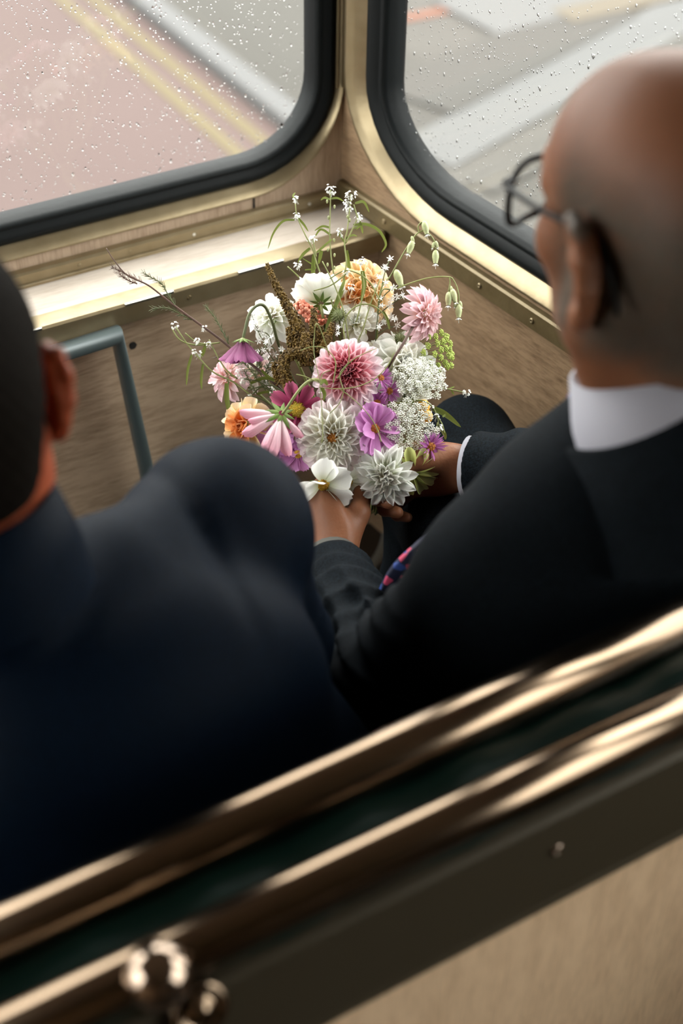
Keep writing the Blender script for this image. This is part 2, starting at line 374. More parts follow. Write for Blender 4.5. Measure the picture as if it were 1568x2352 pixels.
structure(MB().box((-1.3, -3.95, 0), (1.75, -3.9, CZ + ZT)).build('wall_rear', WOOD_Z, smooth=False))
structure(MB().box((-1.35, -3.95, CZ + ZT), (1.75, 1.85, CZ + ZT + .05)).build('ceiling', CEIL, smooth=False))
fl = structure(MB().box((-1.35, -3.95, -.05), (1.75, 1.85, 0)).build('floor', FLOOR, smooth=False))

# lower front panel, ledge and trims
YP = 1.662
pn = structure(MB().box((-1.25, YP, 0), (1.062, YP + .02, CZ - 1.095)).build('wall_front_lower', WOOD_X, smooth=False))
for u, v, r in ((305, 793, .0062), (521, 652, .0022), (460, 690, .0018), (590, 694, .002), (648, 620, .0022)):
    d = None; q = W(u, v, 1); q = Vector((0, 0, CZ)) + (q - Vector((0, 0, CZ))) * (YP / q.y)
    m = MB(); n = 12; lp = [q + Vector((r * (1 + .15 * math.sin(5 * i)) * math.cos(2 * math.pi * i / n), -.0012, r * math.sin(2 * math.pi * i / n))) for i in range(n)]
    lq = [p + Vector((0, .003, 0)) for p in lp]; m.ngon(lp); m.loops([lq, lp]); m.build('screw_hole', DARK, pn, smooth=False)
led = empty('window_ledge', A(.1, 1.70, -1.11), 'pale woodgrain ledge with a gold metal lip under the front window', 'ledge')
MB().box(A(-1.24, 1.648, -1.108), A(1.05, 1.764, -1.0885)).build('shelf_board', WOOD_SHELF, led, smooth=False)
m = MB(); prof = [(1.668, -1.0885), (1.668, -1.0855), (1.6375, -1.0855), (1.634, -1.0885), (1.634, -1.117), (1.637, -1.117), (1.637, -1.0925), (1.668, -1.0886)]
m.loops([[A(x, y, z) for y, z in prof] for x in (-1.24, 1.052)]); m.ngon([A(1.052, y, z) for y, z in prof]); lip = m.build('ledge_lip', GOLD, led, smooth=False)
def screw(c, n, r, parent, material, name='screw'):
    n = Vector(n).normalized(); x = n.orthogonal().normalized(); y = n.cross(x); m = MB(); k = 10
    def ring(rad, h): return [Vector(c) + x * (rad * math.cos(2 * math.pi * i / k)) + y * (rad * math.sin(2 * math.pi * i / k)) + n * h for i in range(k)]
    L = [ring(r, 0), ring(r, .0008), ring(r * .8, .0018), ring(r * .42, .002), ring(r * .36, .0008)]
    m.loops(L); m.ngon(L[-1]); return m.build(name, material, parent)
for x in (.20, .46, .719, .985): screw(A(x, 1.634, -1.103), (0, -1, 0), .0034, lip, GOLD_DARK)
for x, dz in ((.42, 0), (.80, .002), (.62, 0)): # chips where the paint has worn to bare metal
    MB().box(A(x, 1.6335, -1.0885), A(x + .075, 1.6366, -1.0851)).build('worn_edge', STEEL, lip, smooth=False)
t1 = MB(); prof = [(1.765, -1.066), (1.756, -1.067), (1.752, -1.070), (1.752, -1.0835), (1.748, -1.085), (1.747, -1.0885), (1.765, -1.0885)]
t1.loops([[A(x, y, z) for y, z in prof] for x in (-1.24, 1.049)]); t1 = structure(t1.build('trim_1', GOLD, smooth=False))
for i, x in enumerate((.35, .60, .68, .785, .985)): screw(A(x, 1.752, -1.0765), (0, -1, 0), .0026, t1, STEEL if i in (3, 4) else GOLD)
MB().box(A(.8925, 1.7635, -1.066), A(.8955, 1.7655, -1.045)).build('panel_joint', DARK, bpy.data.objects['wall_front'], smooth=False)
t2 = MB(); prof = [(0, -1.0535), (.008, -1.054), (.011, -1.057), (.011, -1.084), (.008, -1.0865), (0, -1.087)]
t2.loops([[SIDE.p(a, z, h) for h, z in prof] for a in (.004, 5.6)]); t2 = structure(t2.build('trim_2', GOLD_DARK, smooth=False))
for a in (.126, .352, .464, .70, 1.0): screw(SIDE.p(a, -1.0705, .011), SIDE.n, .0042, t2, GOLD)
t3 = structure(MB().box(SIDE.p(.0, ZB, .0) + Vector((-.004, -.1, 0)), SIDE.p(.0, -1.117, .0) + Vector((.012, -.092, 0))).build('trim_3', RUBBER, smooth=False))
# slim beads up the corner post between the two windows
cb = MB()
for k, (x, y, r) in enumerate(((1.0465, 1.757, .0032), (1.0375, 1.760, .0028))): cb.tube([A(x, y, -.90 + .0 * k), A(x + .002, y, ZT)], r, 8)
structure(cb.build('trim_4', GOLD))

# grey handrail bent over the lower panel
hr = empty('grab_handle', A(.6, 1.63, -1.70), 'blue grey painted tube handrail with a mitred corner below the ledge', 'handrail')
m = MB(); m.tube([A(-.15, 1.63, -1.15), A(.598, 1.622, -1.122), A(.6415, 1.622, -1.56), A(.655, 1.64, -1.69)], .0138, 14); m.build('tube', PIPE, hr)
for p in (A(-.15, 1.63, -1.15),): MB().tube([p, p + Vector((0, .035, 0))], .012, 10).build('bracket', PIPE, hr)
MB().tube([A(.655, 1.64, -1.6995), A(.655, 1.64, -1.692)], .022, 14).build('floor_flange', PIPE, hr)
# curved floor strip
m = MB(); pts = spline([W(880, 1080, 2.6), W(893, 1156, 2.6), W(895, 1195, 2.6), W(889, 1235, 2.6), W(874, 1274, 2.6), W(845, 1310, 2.6), W(800, 1345, 2.6)], 5)
o0 = Vector((0, 0, CZ)); fl_pts = [o0 + (p - o0) * ((CZ - .004) / (CZ - p.z)) for p in pts]; fl_pts = [p for p in fl_pts if p.y < YP - .01]
m.tube(fl_pts, .011, 8, flat=.5); tag(m.build('floor_strip', STRIP), 'curved grey metal strip on the dark floor between the two men', 'strip')

# ------------------------------------------------------------------ the street below
ZG = CZ - 3.8
structure(MB().box((-30, -20, ZG - .2), (3.78, 60, ZG)).build('road', ROAD, smooth=False))
structure(MB().box((3.95, -20, ZG - .2), (50, 60, ZG + .08)).build('pavement', ROAD_GREY, smooth=False))
kb = structure(MB().box((3.78, -20, ZG - .2), (3.95, 60, ZG + .09)).build('kerb', KERB, smooth=False)); bevel(kb, .02)
for x in (3.36, 3.56): structure(MB().box((x, -20, ZG), (x + .09, 60, ZG + .006)).build('yellow_line', YELLOW, smooth=False))
BZ = 0.0
def band(name, pts, w, material):
    m = MB(); a, b = Vector(pts[0]), Vector(pts[1]); t = (b - a).normalized(); q = Vector((-t.y, t.x, 0)) * w / 2
    global BZ; BZ += .004; z0, z1 = Vector((0, 0, ZG + .08)), Vector((0, 0, ZG + .081 + BZ))
    lo = [a - q, b - q, b + q, a + q]; m.loops([[p + z0 for p in lo], [p + z1 for p in lo]]); m.ngon([p + z1 for p in lo])
    return structure(m.build(name, material, smooth=False))
band('paving_band', [(4.45, 6.9, 0), (4.62, 40, 0)], 1.05, mat('wet_dark_paving', (.030, .0285, .025), .7, spec=.08))
band('orange_line', [(5.2, 8.02, 0), (9.5, 7.9, 0)], .10, ORANGE)
band('paving_band', [(4.25, 6.22, 0), (8.0, 7.55, 0)], .42, PALE)
band('paving_band', [(4.3, 5.75, 0), (9.0, 7.3, 0)], .22, DGREY)
band('paving_band', [(4.6, 6.85, 0), (6.6, 7.55, 0)], .55, DGREY)
band('paving_band', [(5.6, 7.8, 0), (12.0, 8.3, 0)], .7, PALE)
band('paving_band', [(6.2, 7.5, 0), (12.0, 7.6, 0)], .25, mat('sand_paving', (.058, .050, .038), .8, spec=.08))

# ------------------------------------------------------------------ the bench seat in front of the lens
seat = empty('bus_seat', A(.5, .72, -1.70), 'bus bench seat with bronze tube rails and a pale laminate back', 'seat')
X0, X1 = -.22, 1.085
MB().tube([A(X0, .600, -.876), A(X1, .600, -.858)], .0215, 24).build('top_rail', RAIL, seat)
MB().tube([A(X0, .527, -.872), A(X1, .527, -.872)], .0195, 24).build('rear_rail', RAIL, seat)
m = MB(); n = 20
prof = [(.522, -.90), (.528, -.878), (.545, -.872), (.57, -.874), (.60, -.885), (.615, -.93), (.622, -1.05), (.628, -1.20), (.63, -1.27), (.535, -1.27), (.522, -1.1)]
m.loops([[A(x, y + .003 * math.sin(x * 40), z + .0035 * math.sin(x * 57)) for y, z in prof + prof[:1]] for x in [X0 + .01 + (X1 - X0 - .02) * i / 40 for i in range(41)]], closed=False)
m.build('back_cushion', LEATHER, seat)
m = MB(); prof = [(.522, -.906), (.514, -.908), (.511, -.914), (.507, -1.018), (.505, -1.024), (.507, -1.030), (.512, -1.0325), (.519, -1.0325)]
m.loops([[A(x, y, z) for y, z in prof] for x in (X0, X1)]); bd = m.build('back_band', BAND, seat, smooth=False)
MB().box(A(X0, .513, -1.55), A(X1, .522, -1.028)).build('back_panel', WOOD_SEAT, seat, smooth=False)
screw(A(.515, .508, -.950), (0, -1, 0), .006, bd, CHROME)
m = MB(); prof = [(.60, -1.31), (.60, -1.40), (1.02, -1.40), (1.05, -1.37), (1.05, -1.33), (1.02, -1.30), (.8, -1.295)]
m.loops([[A(x, y, z) for y, z in prof + prof[:1]] for x in (X0 + .02, X1 - .02)], closed=False)
for x in (X0 + .02, X1 - .02): m.ngon([A(x, y, z) for y, z in prof])
m.build('seat_cushion', LEATHER, seat, smooth=False)
for x in (-.1, .95): MB().box(A(x, .56, -1.70), A(x + .04, 1.0, -1.40)).build('seat_leg', PIPE, seat, smooth=False)
kn = MB(); c = A(.1700, .508, -.855); ax = (RIGHT, DOWN, FWD)
prof = [(.0003, -.0235), (.006, -.0227), (.0118, -.0203), (.0168, -.0164), (.0205, -.0115), (.0227, -.006), (.0235, 0), (.0227, .006), (.0205, .0115), (.0168, .0164), (.0118, .0203), (.0105, .03)]
nd = Vector((0, -.75, .66)).normalized(); nx = Vector((1, 0, 0)); ny = nd.cross(nx); k = 24
kn.loops([[c + nx * (r * math.cos(2 * math.pi * i / k)) + ny * (r * math.sin(2 * math.pi * i / k)) - nd * h for i in range(k)] for r, h in prof])
knob = kn.build('rail_knob', CHROME, seat)
MB().tube([A(.176, .515, -.878), A(.186, .512, -.910)], .009, 10).build('clamp_neck', RAIL, seat)
c2 = A(.1955, .502, -.912); cup = MB(); prof = [(.0215, .008), (.0215, .001), (.018, -.003), (.0145, .001), (.0115, .003), (.008, -.002), (.004, -.0045), (.0003, -.005)]
nd = Vector((0, -.85, .52)).normalized(); ny = nd.cross(nx)
cup.loops([[c2 + nx * (r * math.cos(2 * math.pi * i / k)) + ny * (r * math.sin(2 * math.pi * i / k)) - nd * h for i in range(k)] for r, h in prof]); cup.build('cup_bolt', RAIL, seat)
# ------------------------------------------------------------------ soft bodies: distance fields turned into one skin
def smin(a, b, k): h = np.maximum(k - np.abs(a - b), 0) / k; return np.minimum(a, b) - h * h * k * 0.25
def smax(a, b, k): return -smin(-a, -b, k)
def ell(P, c, r, R=None):
    q = P - np.array(c, dtype=np.float32)
    if R is not None: q = q @ np.array(R, dtype=np.float32)
    r = np.array(r, dtype=np.float32); k0 = np.linalg.norm(q / r, axis=-1); k1 = np.linalg.norm(q / (r * r), axis=-1)
    return k0 * (k0 - 1) / np.maximum(k1, 1e-6)
def cone(P, a, b, r1, r2):
    a = np.array(a, dtype=np.float32); b = np.array(b, dtype=np.float32); ba = b - a; pa = P - a
    h = np.clip(pa @ ba / max(1e-9, float(ba @ ba)), 0, 1); return np.linalg.norm(pa - h[..., None] * ba, axis=-1) - (r1 + (r2 - r1) * h)
def chain(P, pts, rs, k=0.01):
    d = None
    for i in range(len(pts) - 1):
        e = cone(P, pts[i], pts[i + 1], rs[i], rs[i + 1]); d = e if d is None else smin(d, e, k)
    return d
def half(P, p, n): n = np.array(n, dtype=np.float32); n = n / np.linalg.norm(n); return (P - np.array(p, dtype=np.float32)) @ n
def surface(fn, lo, hi, h):
    lo = np.array(lo, dtype=np.float64); n = np.ceil((np.array(hi) - lo) / h).astype(int) + 1
    B = 8; nb = -(-n // B); n = nb * B; D = np.empty(tuple(n), dtype=np.float32)
    cen = [lo[i] + h * (np.arange(nb[i]) * B + (B - 1) / 2) for i in range(3)]
    C = fn(np.stack(np.meshgrid(*cen, indexing='ij'), -1).astype(np.float32))
    D[:] = np.repeat(np.repeat(np.repeat(C, B, 0), B, 1), B, 2)
    loc = np.stack(np.meshgrid(*[h * np.arange(B)] * 3, indexing='ij'), -1).astype(np.float32)
    near = np.argwhere(np.abs(C) < B * h * 1.35 + .004)
    for i in range(0, len(near), 400):
        nn = near[i:i + 400]; o = (lo + nn * (h * B)).astype(np.float32); d = fn(o[:, None, None, None, :] + loc[None])
        for k, (p, q, r) in enumerate(nn): D[p * B:p * B + B, q * B:q * B + B, r * B:r * B + B] = d[k]
    D[0] = D[-1] = 1; D[:, 0] = D[:, -1] = 1; D[:, :, 0] = D[:, :, -1] = 1
    s = D < 0; c = np.zeros(tuple(n - 1), dtype=np.int8)
    for dx in (0, 1):
        for dy in (0, 1):
            for dz in (0, 1): c += s[dx:n[0] - 1 + dx, dy:n[1] - 1 + dy, dz:n[2] - 1 + dz]
    act = (c > 0) & (c < 8); idx = np.argwhere(act); vid = -np.ones(act.shape, dtype=np.int64); vid[act] = np.arange(len(idx))
    pos = np.zeros((len(idx), 3)); cnt = np.zeros(len(idx))
    for axis in range(3):
        o = [k for k in range(3) if k != axis]
        for p in (0, 1):
            for q in (0, 1):
                c0 = np.zeros(3, dtype=int); c0[o[0]] = p; c0[o[1]] = q; c1 = c0.copy(); c1[axis] = 1
                i0 = idx + c0; i1 = idx + c1; d0 = D[i0[:, 0], i0[:, 1], i0[:, 2]]; d1 = D[i1[:, 0], i1[:, 1], i1[:, 2]]
                m = (d0 < 0) != (d1 < 0); t = np.where(m, d0 / np.where(m, d0 - d1, 1), 0)
                pt = i0 + t[:, None] * (i1 - i0); pos[m] += pt[m]; cnt[m] += 1
    V = lo + h * pos / np.maximum(cnt, 1)[:, None]; F = []
    for axis in range(3):
        sl0 = [slice(1, -1)] * 3; sl1 = [slice(1, -1)] * 3; sl0[axis] = slice(0, -1); sl1[axis] = slice(1, None)
        a = s[tuple(sl0)]; b = s[tuple(sl1)]; e = np.argwhere(a != b); neg = a[a != b]
        off = np.ones(3, dtype=int); off[axis] = 0; e = e + off
        o1, o2 = [(1, 2), (2, 0), (0, 1)][axis]; d1 = np.zeros(3, dtype=int); d1[o1] = 1; d2 = np.zeros(3, dtype=int); d2[o2] = 1
        q = [vid[tuple((e - x).T)] for x in (d1 + d2, d2, 0 * d1, d1)]; Q = np.stack(q, 1)
        Q[~neg] = Q[~neg][:, ::-1]; F.append(Q)
    return V, np.concatenate(F)
def relax(V, F, it=1, w=0.5):
    e = np.concatenate([F[:, [0, 1]], F[:, [1, 2]], F[:, [2, 3]], F[:, [3, 0]]]); e = np.concatenate([e, e[:, ::-1]])
    deg = np.bincount(e[:, 0], minlength=len(V))[:, None]
    for _ in range(it):
        s = np.stack([np.bincount(e[:, 0], V[e[:, 1], k], minlength=len(V)) for k in range(3)], 1); V = V * (1 - w) + w * s / np.maximum(deg, 1)
    return V
def skin_mesh(name, parts, material, parent, hair=None):      # parts: list of (V, F, 4x4) joined into one surface
    inv = ROOT[parent.name].inverted(); AV, AF, n = [], [], 0
    for V, F, M4 in parts:
        m = np.array(inv @ M4); AV.append(V @ m[:3, :3].T + m[:3, 3]); AF.append(F + n); n += len(V)
    me = bpy.data.meshes.new(name); V = np.concatenate(AV); F = np.concatenate(AF)
    me.vertices.add(len(V)); me.vertices.foreach_set('co', V.astype(np.float32).ravel())
    me.loops.add(F.size); me.loops.foreach_set('vertex_index', F.ravel().astype(np.int32))
    me.polygons.add(len(F)); me.polygons.foreach_set('loop_start', (np.arange(len(F)) * 4).astype(np.int32))
    me.update(calc_edges=True); me.polygons.foreach_set('use_smooth', np.ones(len(F), dtype=bool)); me.materials.append(material)
    if hair is not None: a = me.attributes.new('hair', 'FLOAT', 'POINT'); a.data.foreach_set('value', hair.astype(np.float32))
    me.validate(); return put(name, me, parent)
I4 = Matrix.Identity(4)
def ss(x, a, b): t = np.clip((x - a) / (b - a), 0, 1); return t * t * (3 - 2 * t)

# ---- head, in its own frame: x right, y out of the face, z up, origin between the ears
def head_field(slim=1.0, neck_to=(0, -.06, -.20), ear_out=0.30, ear_sc=1.15):
    def ear(P, s):
        P = np.array((s * .074, -.004, .002), dtype=np.float32) + (P - np.array((s * .074, -.004, .002), dtype=np.float32)) / ear_sc
        R = (Matrix.Rotation(s * ear_out, 3, 'Z') @ Matrix.Rotation(-.22, 3, 'X'))
        Rn = np.array(R)
        L = lambda x, y, z: tuple(np.array((s * .074, -.004, .002)) + Rn @ np.array((s * x, y, z)))
        rim = chain(P, [L(.004, .004, .004), L(.010, .006, .022), L(.014, -.004, .034), L(.017, -.019, .032), L(.018, -.028, .016), L(.016, -.025, -.004), L(.012, -.014, -.021), L(.008, -.002, -.030)],
                    [.0035, .0042, .0046, .0046, .0043, .004, .004, .005], .004)
        plate = ell(P, L(.008, -.011, .004), (.0055, .018, .030), Rn)
        lobe = ell(P, L(.008, -.002, -.028), (.006, .0095, .010), Rn)
        d = smin(smin(rim, plate, .006), lobe, .008)
        conc = ell(P, L(.018, -.008, -.002), (.010, .010, .014), Rn); d = smax(d, -conc, .005)
        return smin(d, cone(P, L(-.012, .0, -.010), L(.006, -.006, .008), .012, .010), .008)
    def f(P):
        d = ell(P, (0, -.006, .050), (.077, .100, .083))
        d = smin(d, ell(P, (0, -.052, .018), (.064, .052, .062)), .03)
        d = smin(d, ell(P, (0, .050, .040), (.060, .043, .060)), .03)
        d = smin(d, ell(P, (0, .045, -.030), (.058 * slim, .048, .072)), .03)
        for s in (-1, 1):
            d = smin(d, chain(P, [(s * .058, .004, -.028), (s * .052 * slim, .012, -.062), (s * .022, .068, -.094)], [.018, .018, .014], .02), .03)
            d = smin(d, ell(P, (s * .044, .062, -.018), (.020, .020, .020)), .02)
            d = smax(d, -ell(P, (s * .031, .101, .014), (.017, .013, .011)), .012)
            d = smin(d, chain(P, [(s * .010, .092, .029), (s * .034, .090, .033), (s * .052, .072, .027)], [.008, .0085, .007], .01), .012)
        d = smin(d, ell(P, (0, .080, -.094), (.020, .015, .014)), .02)
        d = smin(d, chain(P, [(0, .092, .022), (0, .107, -.004), (0, .116, -.022)], [.007, .009, .0115], .01), .010)
        for s in (-1, 1): d = smin(d, ell(P, (s * .011, .102, -.024), (.008, .010, .007)), .006)
        d = smin(d, chain(P, [(-.021, .084, -.054), (0, .093, -.0525), (.021, .084, -.054)], [.004, .0065, .004], .004), .006)
        d = smin(d, chain(P, [(-.018, .083, -.063), (0, .091, -.0645), (.018, .083, -.063)], [.004, .0065, .004], .004), .006)
        d = smin(d, chain(P, [(0, -.022, -.02), (neck_to[0] * .4, (neck_to[1] - .03) * .5, -.10), neck_to], [.056, .055, .056], .02), .03)
        for s in (-1, 1):
            d = smin(d, chain(P, [(s * .052, -.02, -.03), (s * .042, .0, -.10), (s * .018, .02, -.17)], [.013, .014, .014], .02), .03)
            d = smin(d, ear(P, s), .005)
        return d
    return f
# ---- hand, in its own frame: wrist at the origin, y to the fingertips, z out of the back, thumb at +x (s = 1) or -x
def hand_field(s, curl, spread=.0, thumb=((.55, .75, -.35), (.25, .9, -.35), (.0, .85, -.5)), arm=.13):
    lens = [(.044, .027, .023), (.048, .031, .024), (.045, .029, .023), (.035, .022, .020)]
    def f(P):
        d = chain(P, [(0, -arm, 0), (0, -.05, 0), (0, 0, 0)], [.036, .030, .026], .02)
        d = smin(d, ell(P, (s * .004, .047, -.002), (.042, .058, .019)), .02)
        for i in range(4):
            x = s * (.031 - .0205 * i); k = np.array((x, .090 - .004 * (i == 0) - .006 * (i == 3), .001)); a = 0
            rad = [.0098, .0100, .0096, .0083][i]; pts = [k]; q = k
            for j in range(3):
                a += curl[i][j] if isinstance(curl[0], (list, tuple)) else curl[j]
                q = q + lens[i][j] * np.array((s * spread * (1.5 - i) * math.cos(a), math.cos(a), -math.sin(a))); pts.append(q)
            d = smin(d, chain(P, [(x * .55, .03, 0), tuple(k)], [.013, rad * 1.12], .01), .012)
            d = smin(d, chain(P, pts, [rad * 1.1, rad, rad * .93, rad * .8], .004), .004)
        p0 = np.array((s * .020, .014, -.010)); pts = [p0]; q = p0
        for L_, dr in zip((.044, .034, .027), thumb):
            dr = np.array((s * dr[0], dr[1], dr[2])); q = q + L_ * dr / np.linalg.norm(dr); pts.append(q)
        d = smin(d, chain(P, pts, [.017, .0135, .0115, .0088], .006), .012)
        d = smin(d, ell(P, (-s * .020, -.004, .014), (.009, .010, .008)), .010)
        return d
    return f
def frame3(o, y, z):                              # hand frame from finger and back-of-hand directions
    y = Vector(y).normalized(); z = Vector(z); z = (z - y * z.dot(y)).normalized(); x = y.cross(z)
    return Matrix.Translation(o) @ Matrix((x, y, z)).transposed().to_4x4()
N3 = lambda v: (v.x, v.y, v.z)

def person(label, spec):
    root = empty('person', spec['base'], label, 'person', None)
    H = spec['head']; hf = head_field(spec.get('slim', 1), spec['neck_local'], spec.get('ear_out', .3), spec.get('ear_sc', 1.15))
    V, F = surface(hf, (-.115, -.17, -.27), (.115, .14, .15), .0026); V = relax(V, F, 1, .4)
    hair = spec['hair'](V); parts = [(V, F, H)]; attr = [hair]
    for s, M4, curl, th in spec['hands']:
        hv, hF = surface(hand_field(s, curl, .08, th), (-.085, -.17, -.12), (.085, .20, .06), .0026); hv = relax(hv, hF, 1, .4)
        parts.append((hv, hF, M4)); attr.append(np.zeros(len(hv)))
    tv, tF = surface(spec['torso'], *spec['torso_box'], .010); parts.append((tv, tF, I4)); attr.append(np.zeros(len(tv)))
    skin_mesh('body', parts, spec['skin'], root, np.concatenate(attr))
    for s in (-1, 1):
        m = MB(); m.blob(H @ Vector((s * .031, .088, .012)), .0115, None, 12, 8); m.build('eyeball', EYE, root)
    jv, jF = surface(spec['jacket'], *spec['jacket_box'], spec.get('res', .006)); jv = relax(jv, jF, 1, .5)
    jk = skin_mesh('jacket', [(jv, jF, I4)], spec['cloth'], root)
    lv, lF = surface(spec['legs'], *spec['legs_box'], .010); lv = relax(lv, lF, 1, .5)
    skin_mesh('trousers', [(lv, lF, I4)], spec['cloth'], root)
    for p in spec['feet']:
        def shoe(P, p=p): return smax(smin(ell(P, (p[0], p[1] + .05, p[2]), (.044, .13, .045)), ell(P, (p[0], p[1] - .04, p[2] + .02), (.036, .05, .06)), .04), -(P[..., 2] - .002), .004)
        v, f = surface(shoe, (p[0] - .07, p[1] - .12, 0 - .01), (p[0] + .07, p[1] + .22, .16), .008); skin_mesh('shoe', [(v, f, I4)], SHOE, root)
    return root, jk, H

# ---------------------------------------------------------------- man on the right, holding the bouquet
HR = Matrix.Translation(A(.742, .733, -.565)) @ Euler((math.radians(1), math.radians(-3), math.radians(1)), 'XYZ').to_matrix().to_4x4() @ Matrix.Scale(1.12, 4)
a3 = lambda x, y, z: np.array((x, y, z + CZ))
SL, EL, WL = np.array(W(1135, 1315, 1.32)), np.array(W(872, 1560, 1.50)), np.array(W(762, 1300, 1.74))
SR, ER, WR = a3(.965, .750, -.885), a3(1.005, .945, -1.075), np.array(W(1078, 1074, 1.80))
def folds(P, d, c, axis, amp, wl, rad, ph=0.0):      # creases running across a limb, fading away from c
    q = P - np.array(c, dtype=np.float32); ax = np.array(axis, dtype=np.float32); ax = ax / np.linalg.norm(ax)
    t = q @ ax; r = np.linalg.norm(q, axis=-1); wob = np.sin(P[..., 0] * 47 + ph) * .007 + np.sin(P[..., 2] * 61 + P[..., 1] * 33 + ph) * .005
    return d + amp * (1.6 * np.abs(np.sin((t + wob) * math.pi / wl + ph)) - 1) * np.exp(-(r / rad) ** 2)
def jacket_R(P):
    d = ell(P, a3(.79, .765, -.97), (.195, .128, .20))
    d = smin(d, ell(P, a3(.785, .765, -1.14), (.20, .135, .14)), .06)
    d = smin(d, ell(P, a3(.79, .735, -.90), (.165, .10, .13)), .05)
    for S in (SL, SR):
        d = smin(d, chain(P, [a3(.765, .722, -.775), (S + a3(.765, .722, -.775)) / 2 + np.array((0, -.002, .012)), S], [.060, .063, .068], .03), .06)
    l = chain(P, [SL, (SL + EL) / 2 + np.array((-.008, -.006, 0)), EL, (EL + WL) / 2 + np.array((-.006, 0, .004)), WL], [.064, .058, .054, .050, .043], .02)
    l = folds(P, l, EL + np.array((.0, .03, .03)), EL - SL + .55 * (EL - WL), .0100, .027, .105)
    l = folds(P, l, EL * .55 + WL * .45, WL - EL, .0085, .044, .11, 1.0)
    l = smax(l, half(P, WL - (WL - EL) * .04, WL - EL), .004)
    r = chain(P, [SR, ER, WR + (ER - WR) * .40, WR], [.070, .058, .055, .046], .02)
    r = folds(P, r, (ER + WR) / 2, WR - ER, .0055, .05, .12, 2.0)
    r = smax(r, half(P, WR - (WR - ER) * .02, WR - ER), .004)
    d = smin(d, l, .028); d = smin(d, r, .03)
    d = smax(d, -cone(P, a3(.755, .735, -.60), a3(.768, .728, -.80), .080, .060), .012)      # neck opening
    nz = np.sin(P[..., 0] * 31 + P[..., 2] * 17) * np.sin(P[..., 2] * 23 - P[..., 1] * 29)
    return d + .0022 * nz
def torso_R(P):
    d = ell(P, a3(.79, .765, -.97), (.165, .10, .18)); d = smin(d, ell(P, a3(.80, .765, -1.14), (.15, .10, .12)), .05)
    for S, E, Wr in ((SL, EL, WL), (SR, ER, WR)):
        d = smin(d, chain(P, [a3(.765, .722, -.80), S, E, Wr + (E - Wr) * .25, Wr + (E - Wr) * .12], [.045, .045, .036, .028, .026], .02), .04)
    return smin(d, cone(P, a3(.752, .725, -.70), a3(.765, .722, -.80), .052, .060), .03)
def legs_R(P):
    d = ell(P, a3(.81, .79, -1.20), (.18, .15, .095))
    for h, k, an in ((a3(.755, .80, -1.215), a3(.872, 1.225, -1.240), a3(.88, 1.23, -1.60)), (a3(.90, .80, -1.215), a3(.992, 1.30, -1.24), a3(.99, 1.30, -1.60))):
        d = smin(d, chain(P, [h, (h + k) / 2 + np.array((0, 0, .004)), k, (k + an) / 2, an], [.086, .072, .058, .056, .054], .03), .03)
    return d
def hair_R(V):
    x, y, z = V[:, 0], V[:, 1], V[:, 2]
    side = ss(z, .105, .045) * ss(y, .062, .022) * ss(z, -.085, -.045) * ss(np.abs(x), .018, .045)
    back = ss(z, .09, .035) * ss(y, -.02, -.06) * ss(z, -.10, -.06)
    jaw = .35 * ss(z, -.030, -.055) * ss(y, .0, .03) * ss(z, -.125, -.10)
    ear = ss(np.abs(x), .073, .080) * ss(y, -.052, -.045) * ss(y, .02, .008)
    return np.clip(np.maximum(np.maximum(side, back), jaw) * (1 - ear * ss(z, .045, .038)), 0, 1)
HL_R = frame3(W(766, 1290, 1.755), cw(-.42, -.92, .42), cw(-.62, .05, -.78))
HR_R = frame3(W(1072, 1074, 1.805), cw(-.90, .06, .42), cw(.34, -.60, .68))
grip = [[.95, 1.0, .6], [1.0, 1.05, .6], [1.05, 1.05, .6], [1.05, 1.0, .6]]
specR = dict(base=A(.79, .78, -1.70), head=HR, slim=1.04, neck_local=(.020, -.004, -.19), hair=hair_R, skin=SKIN_A, cloth=SUIT_A,
    hands=[(1, HL_R, grip, ((.55, .72, -.5), (.1, .85, -.6), (-.2, .8, -.6))), (-1, HR_R, grip, ((.45, .75, -.5), (.1, .85, -.6), (-.2, .8, -.6)))],
    torso=torso_R, torso_box=(A(.42, .58, -1.32), A(1.12, 1.25, -.62)), jacket=jacket_R, jacket_box=(A(.42, .58, -1.32), A(1.09, 1.25, -.66)), res=.0042,
    legs=legs_R, legs_box=(A(.55, .60, -1.66), A(1.12, 1.42, -1.08)), feet=[(.88, 1.26, .05), (.99, 1.33, .05)])
manR, jackR, _ = person('bald bespectacled man in a charcoal suit on the right holding the bouquet', specR)
# shirt collar, jacket collar, cuffs, tie
def ring_band(c0, c1, ax, r0, r1, n=28, a0=0, a1=360, flare=0.0, th=.0035):
    c0, c1 = Vector(c0), Vector(c1); z = (c1 - c0).normalized(); x = (Vector(ax) - z * Vector(ax).dot(z)).normalized(); y = z.cross(x); L = []
    for c, rr_ in ((c0, r0), ((c0 * .5 + c1 * .5), ((r0[0] + r1[0]) / 2 + flare, (r0[1] + r1[1]) / 2 + flare)), (c1, r1), (c1, (r1[0] - th, r1[1] - th)), (c0, (r0[0] - th, r0[1] - th))):
        L.append([c + x * (rr_[0] * math.cos(math.radians(a0 + (a1 - a0) * i / n))) + y * (rr_[1] * math.sin(math.radians(a0 + (a1 - a0) * i / n))) for i in range(n + (a1 - a0 < 360))])
    m = MB(); m.loops(L, closed=a1 - a0 >= 360); return m
cl = ring_band(A(.764, .680, -.780), A(.756, .730, -.682), (1, 0, 0), (.098, .092), (.081, .080), 40, 0, 360, .003)
cl.build('shirt_collar', SHIRT, manR)
jc = ring_band(A(.800, .672, -.800), A(.764, .730, -.710), (1, 0, 0), (.138, .118), (.108, .100), 40, 0, 360, .004, .006); jc.build('jacket_collar', SUIT_A, manR)
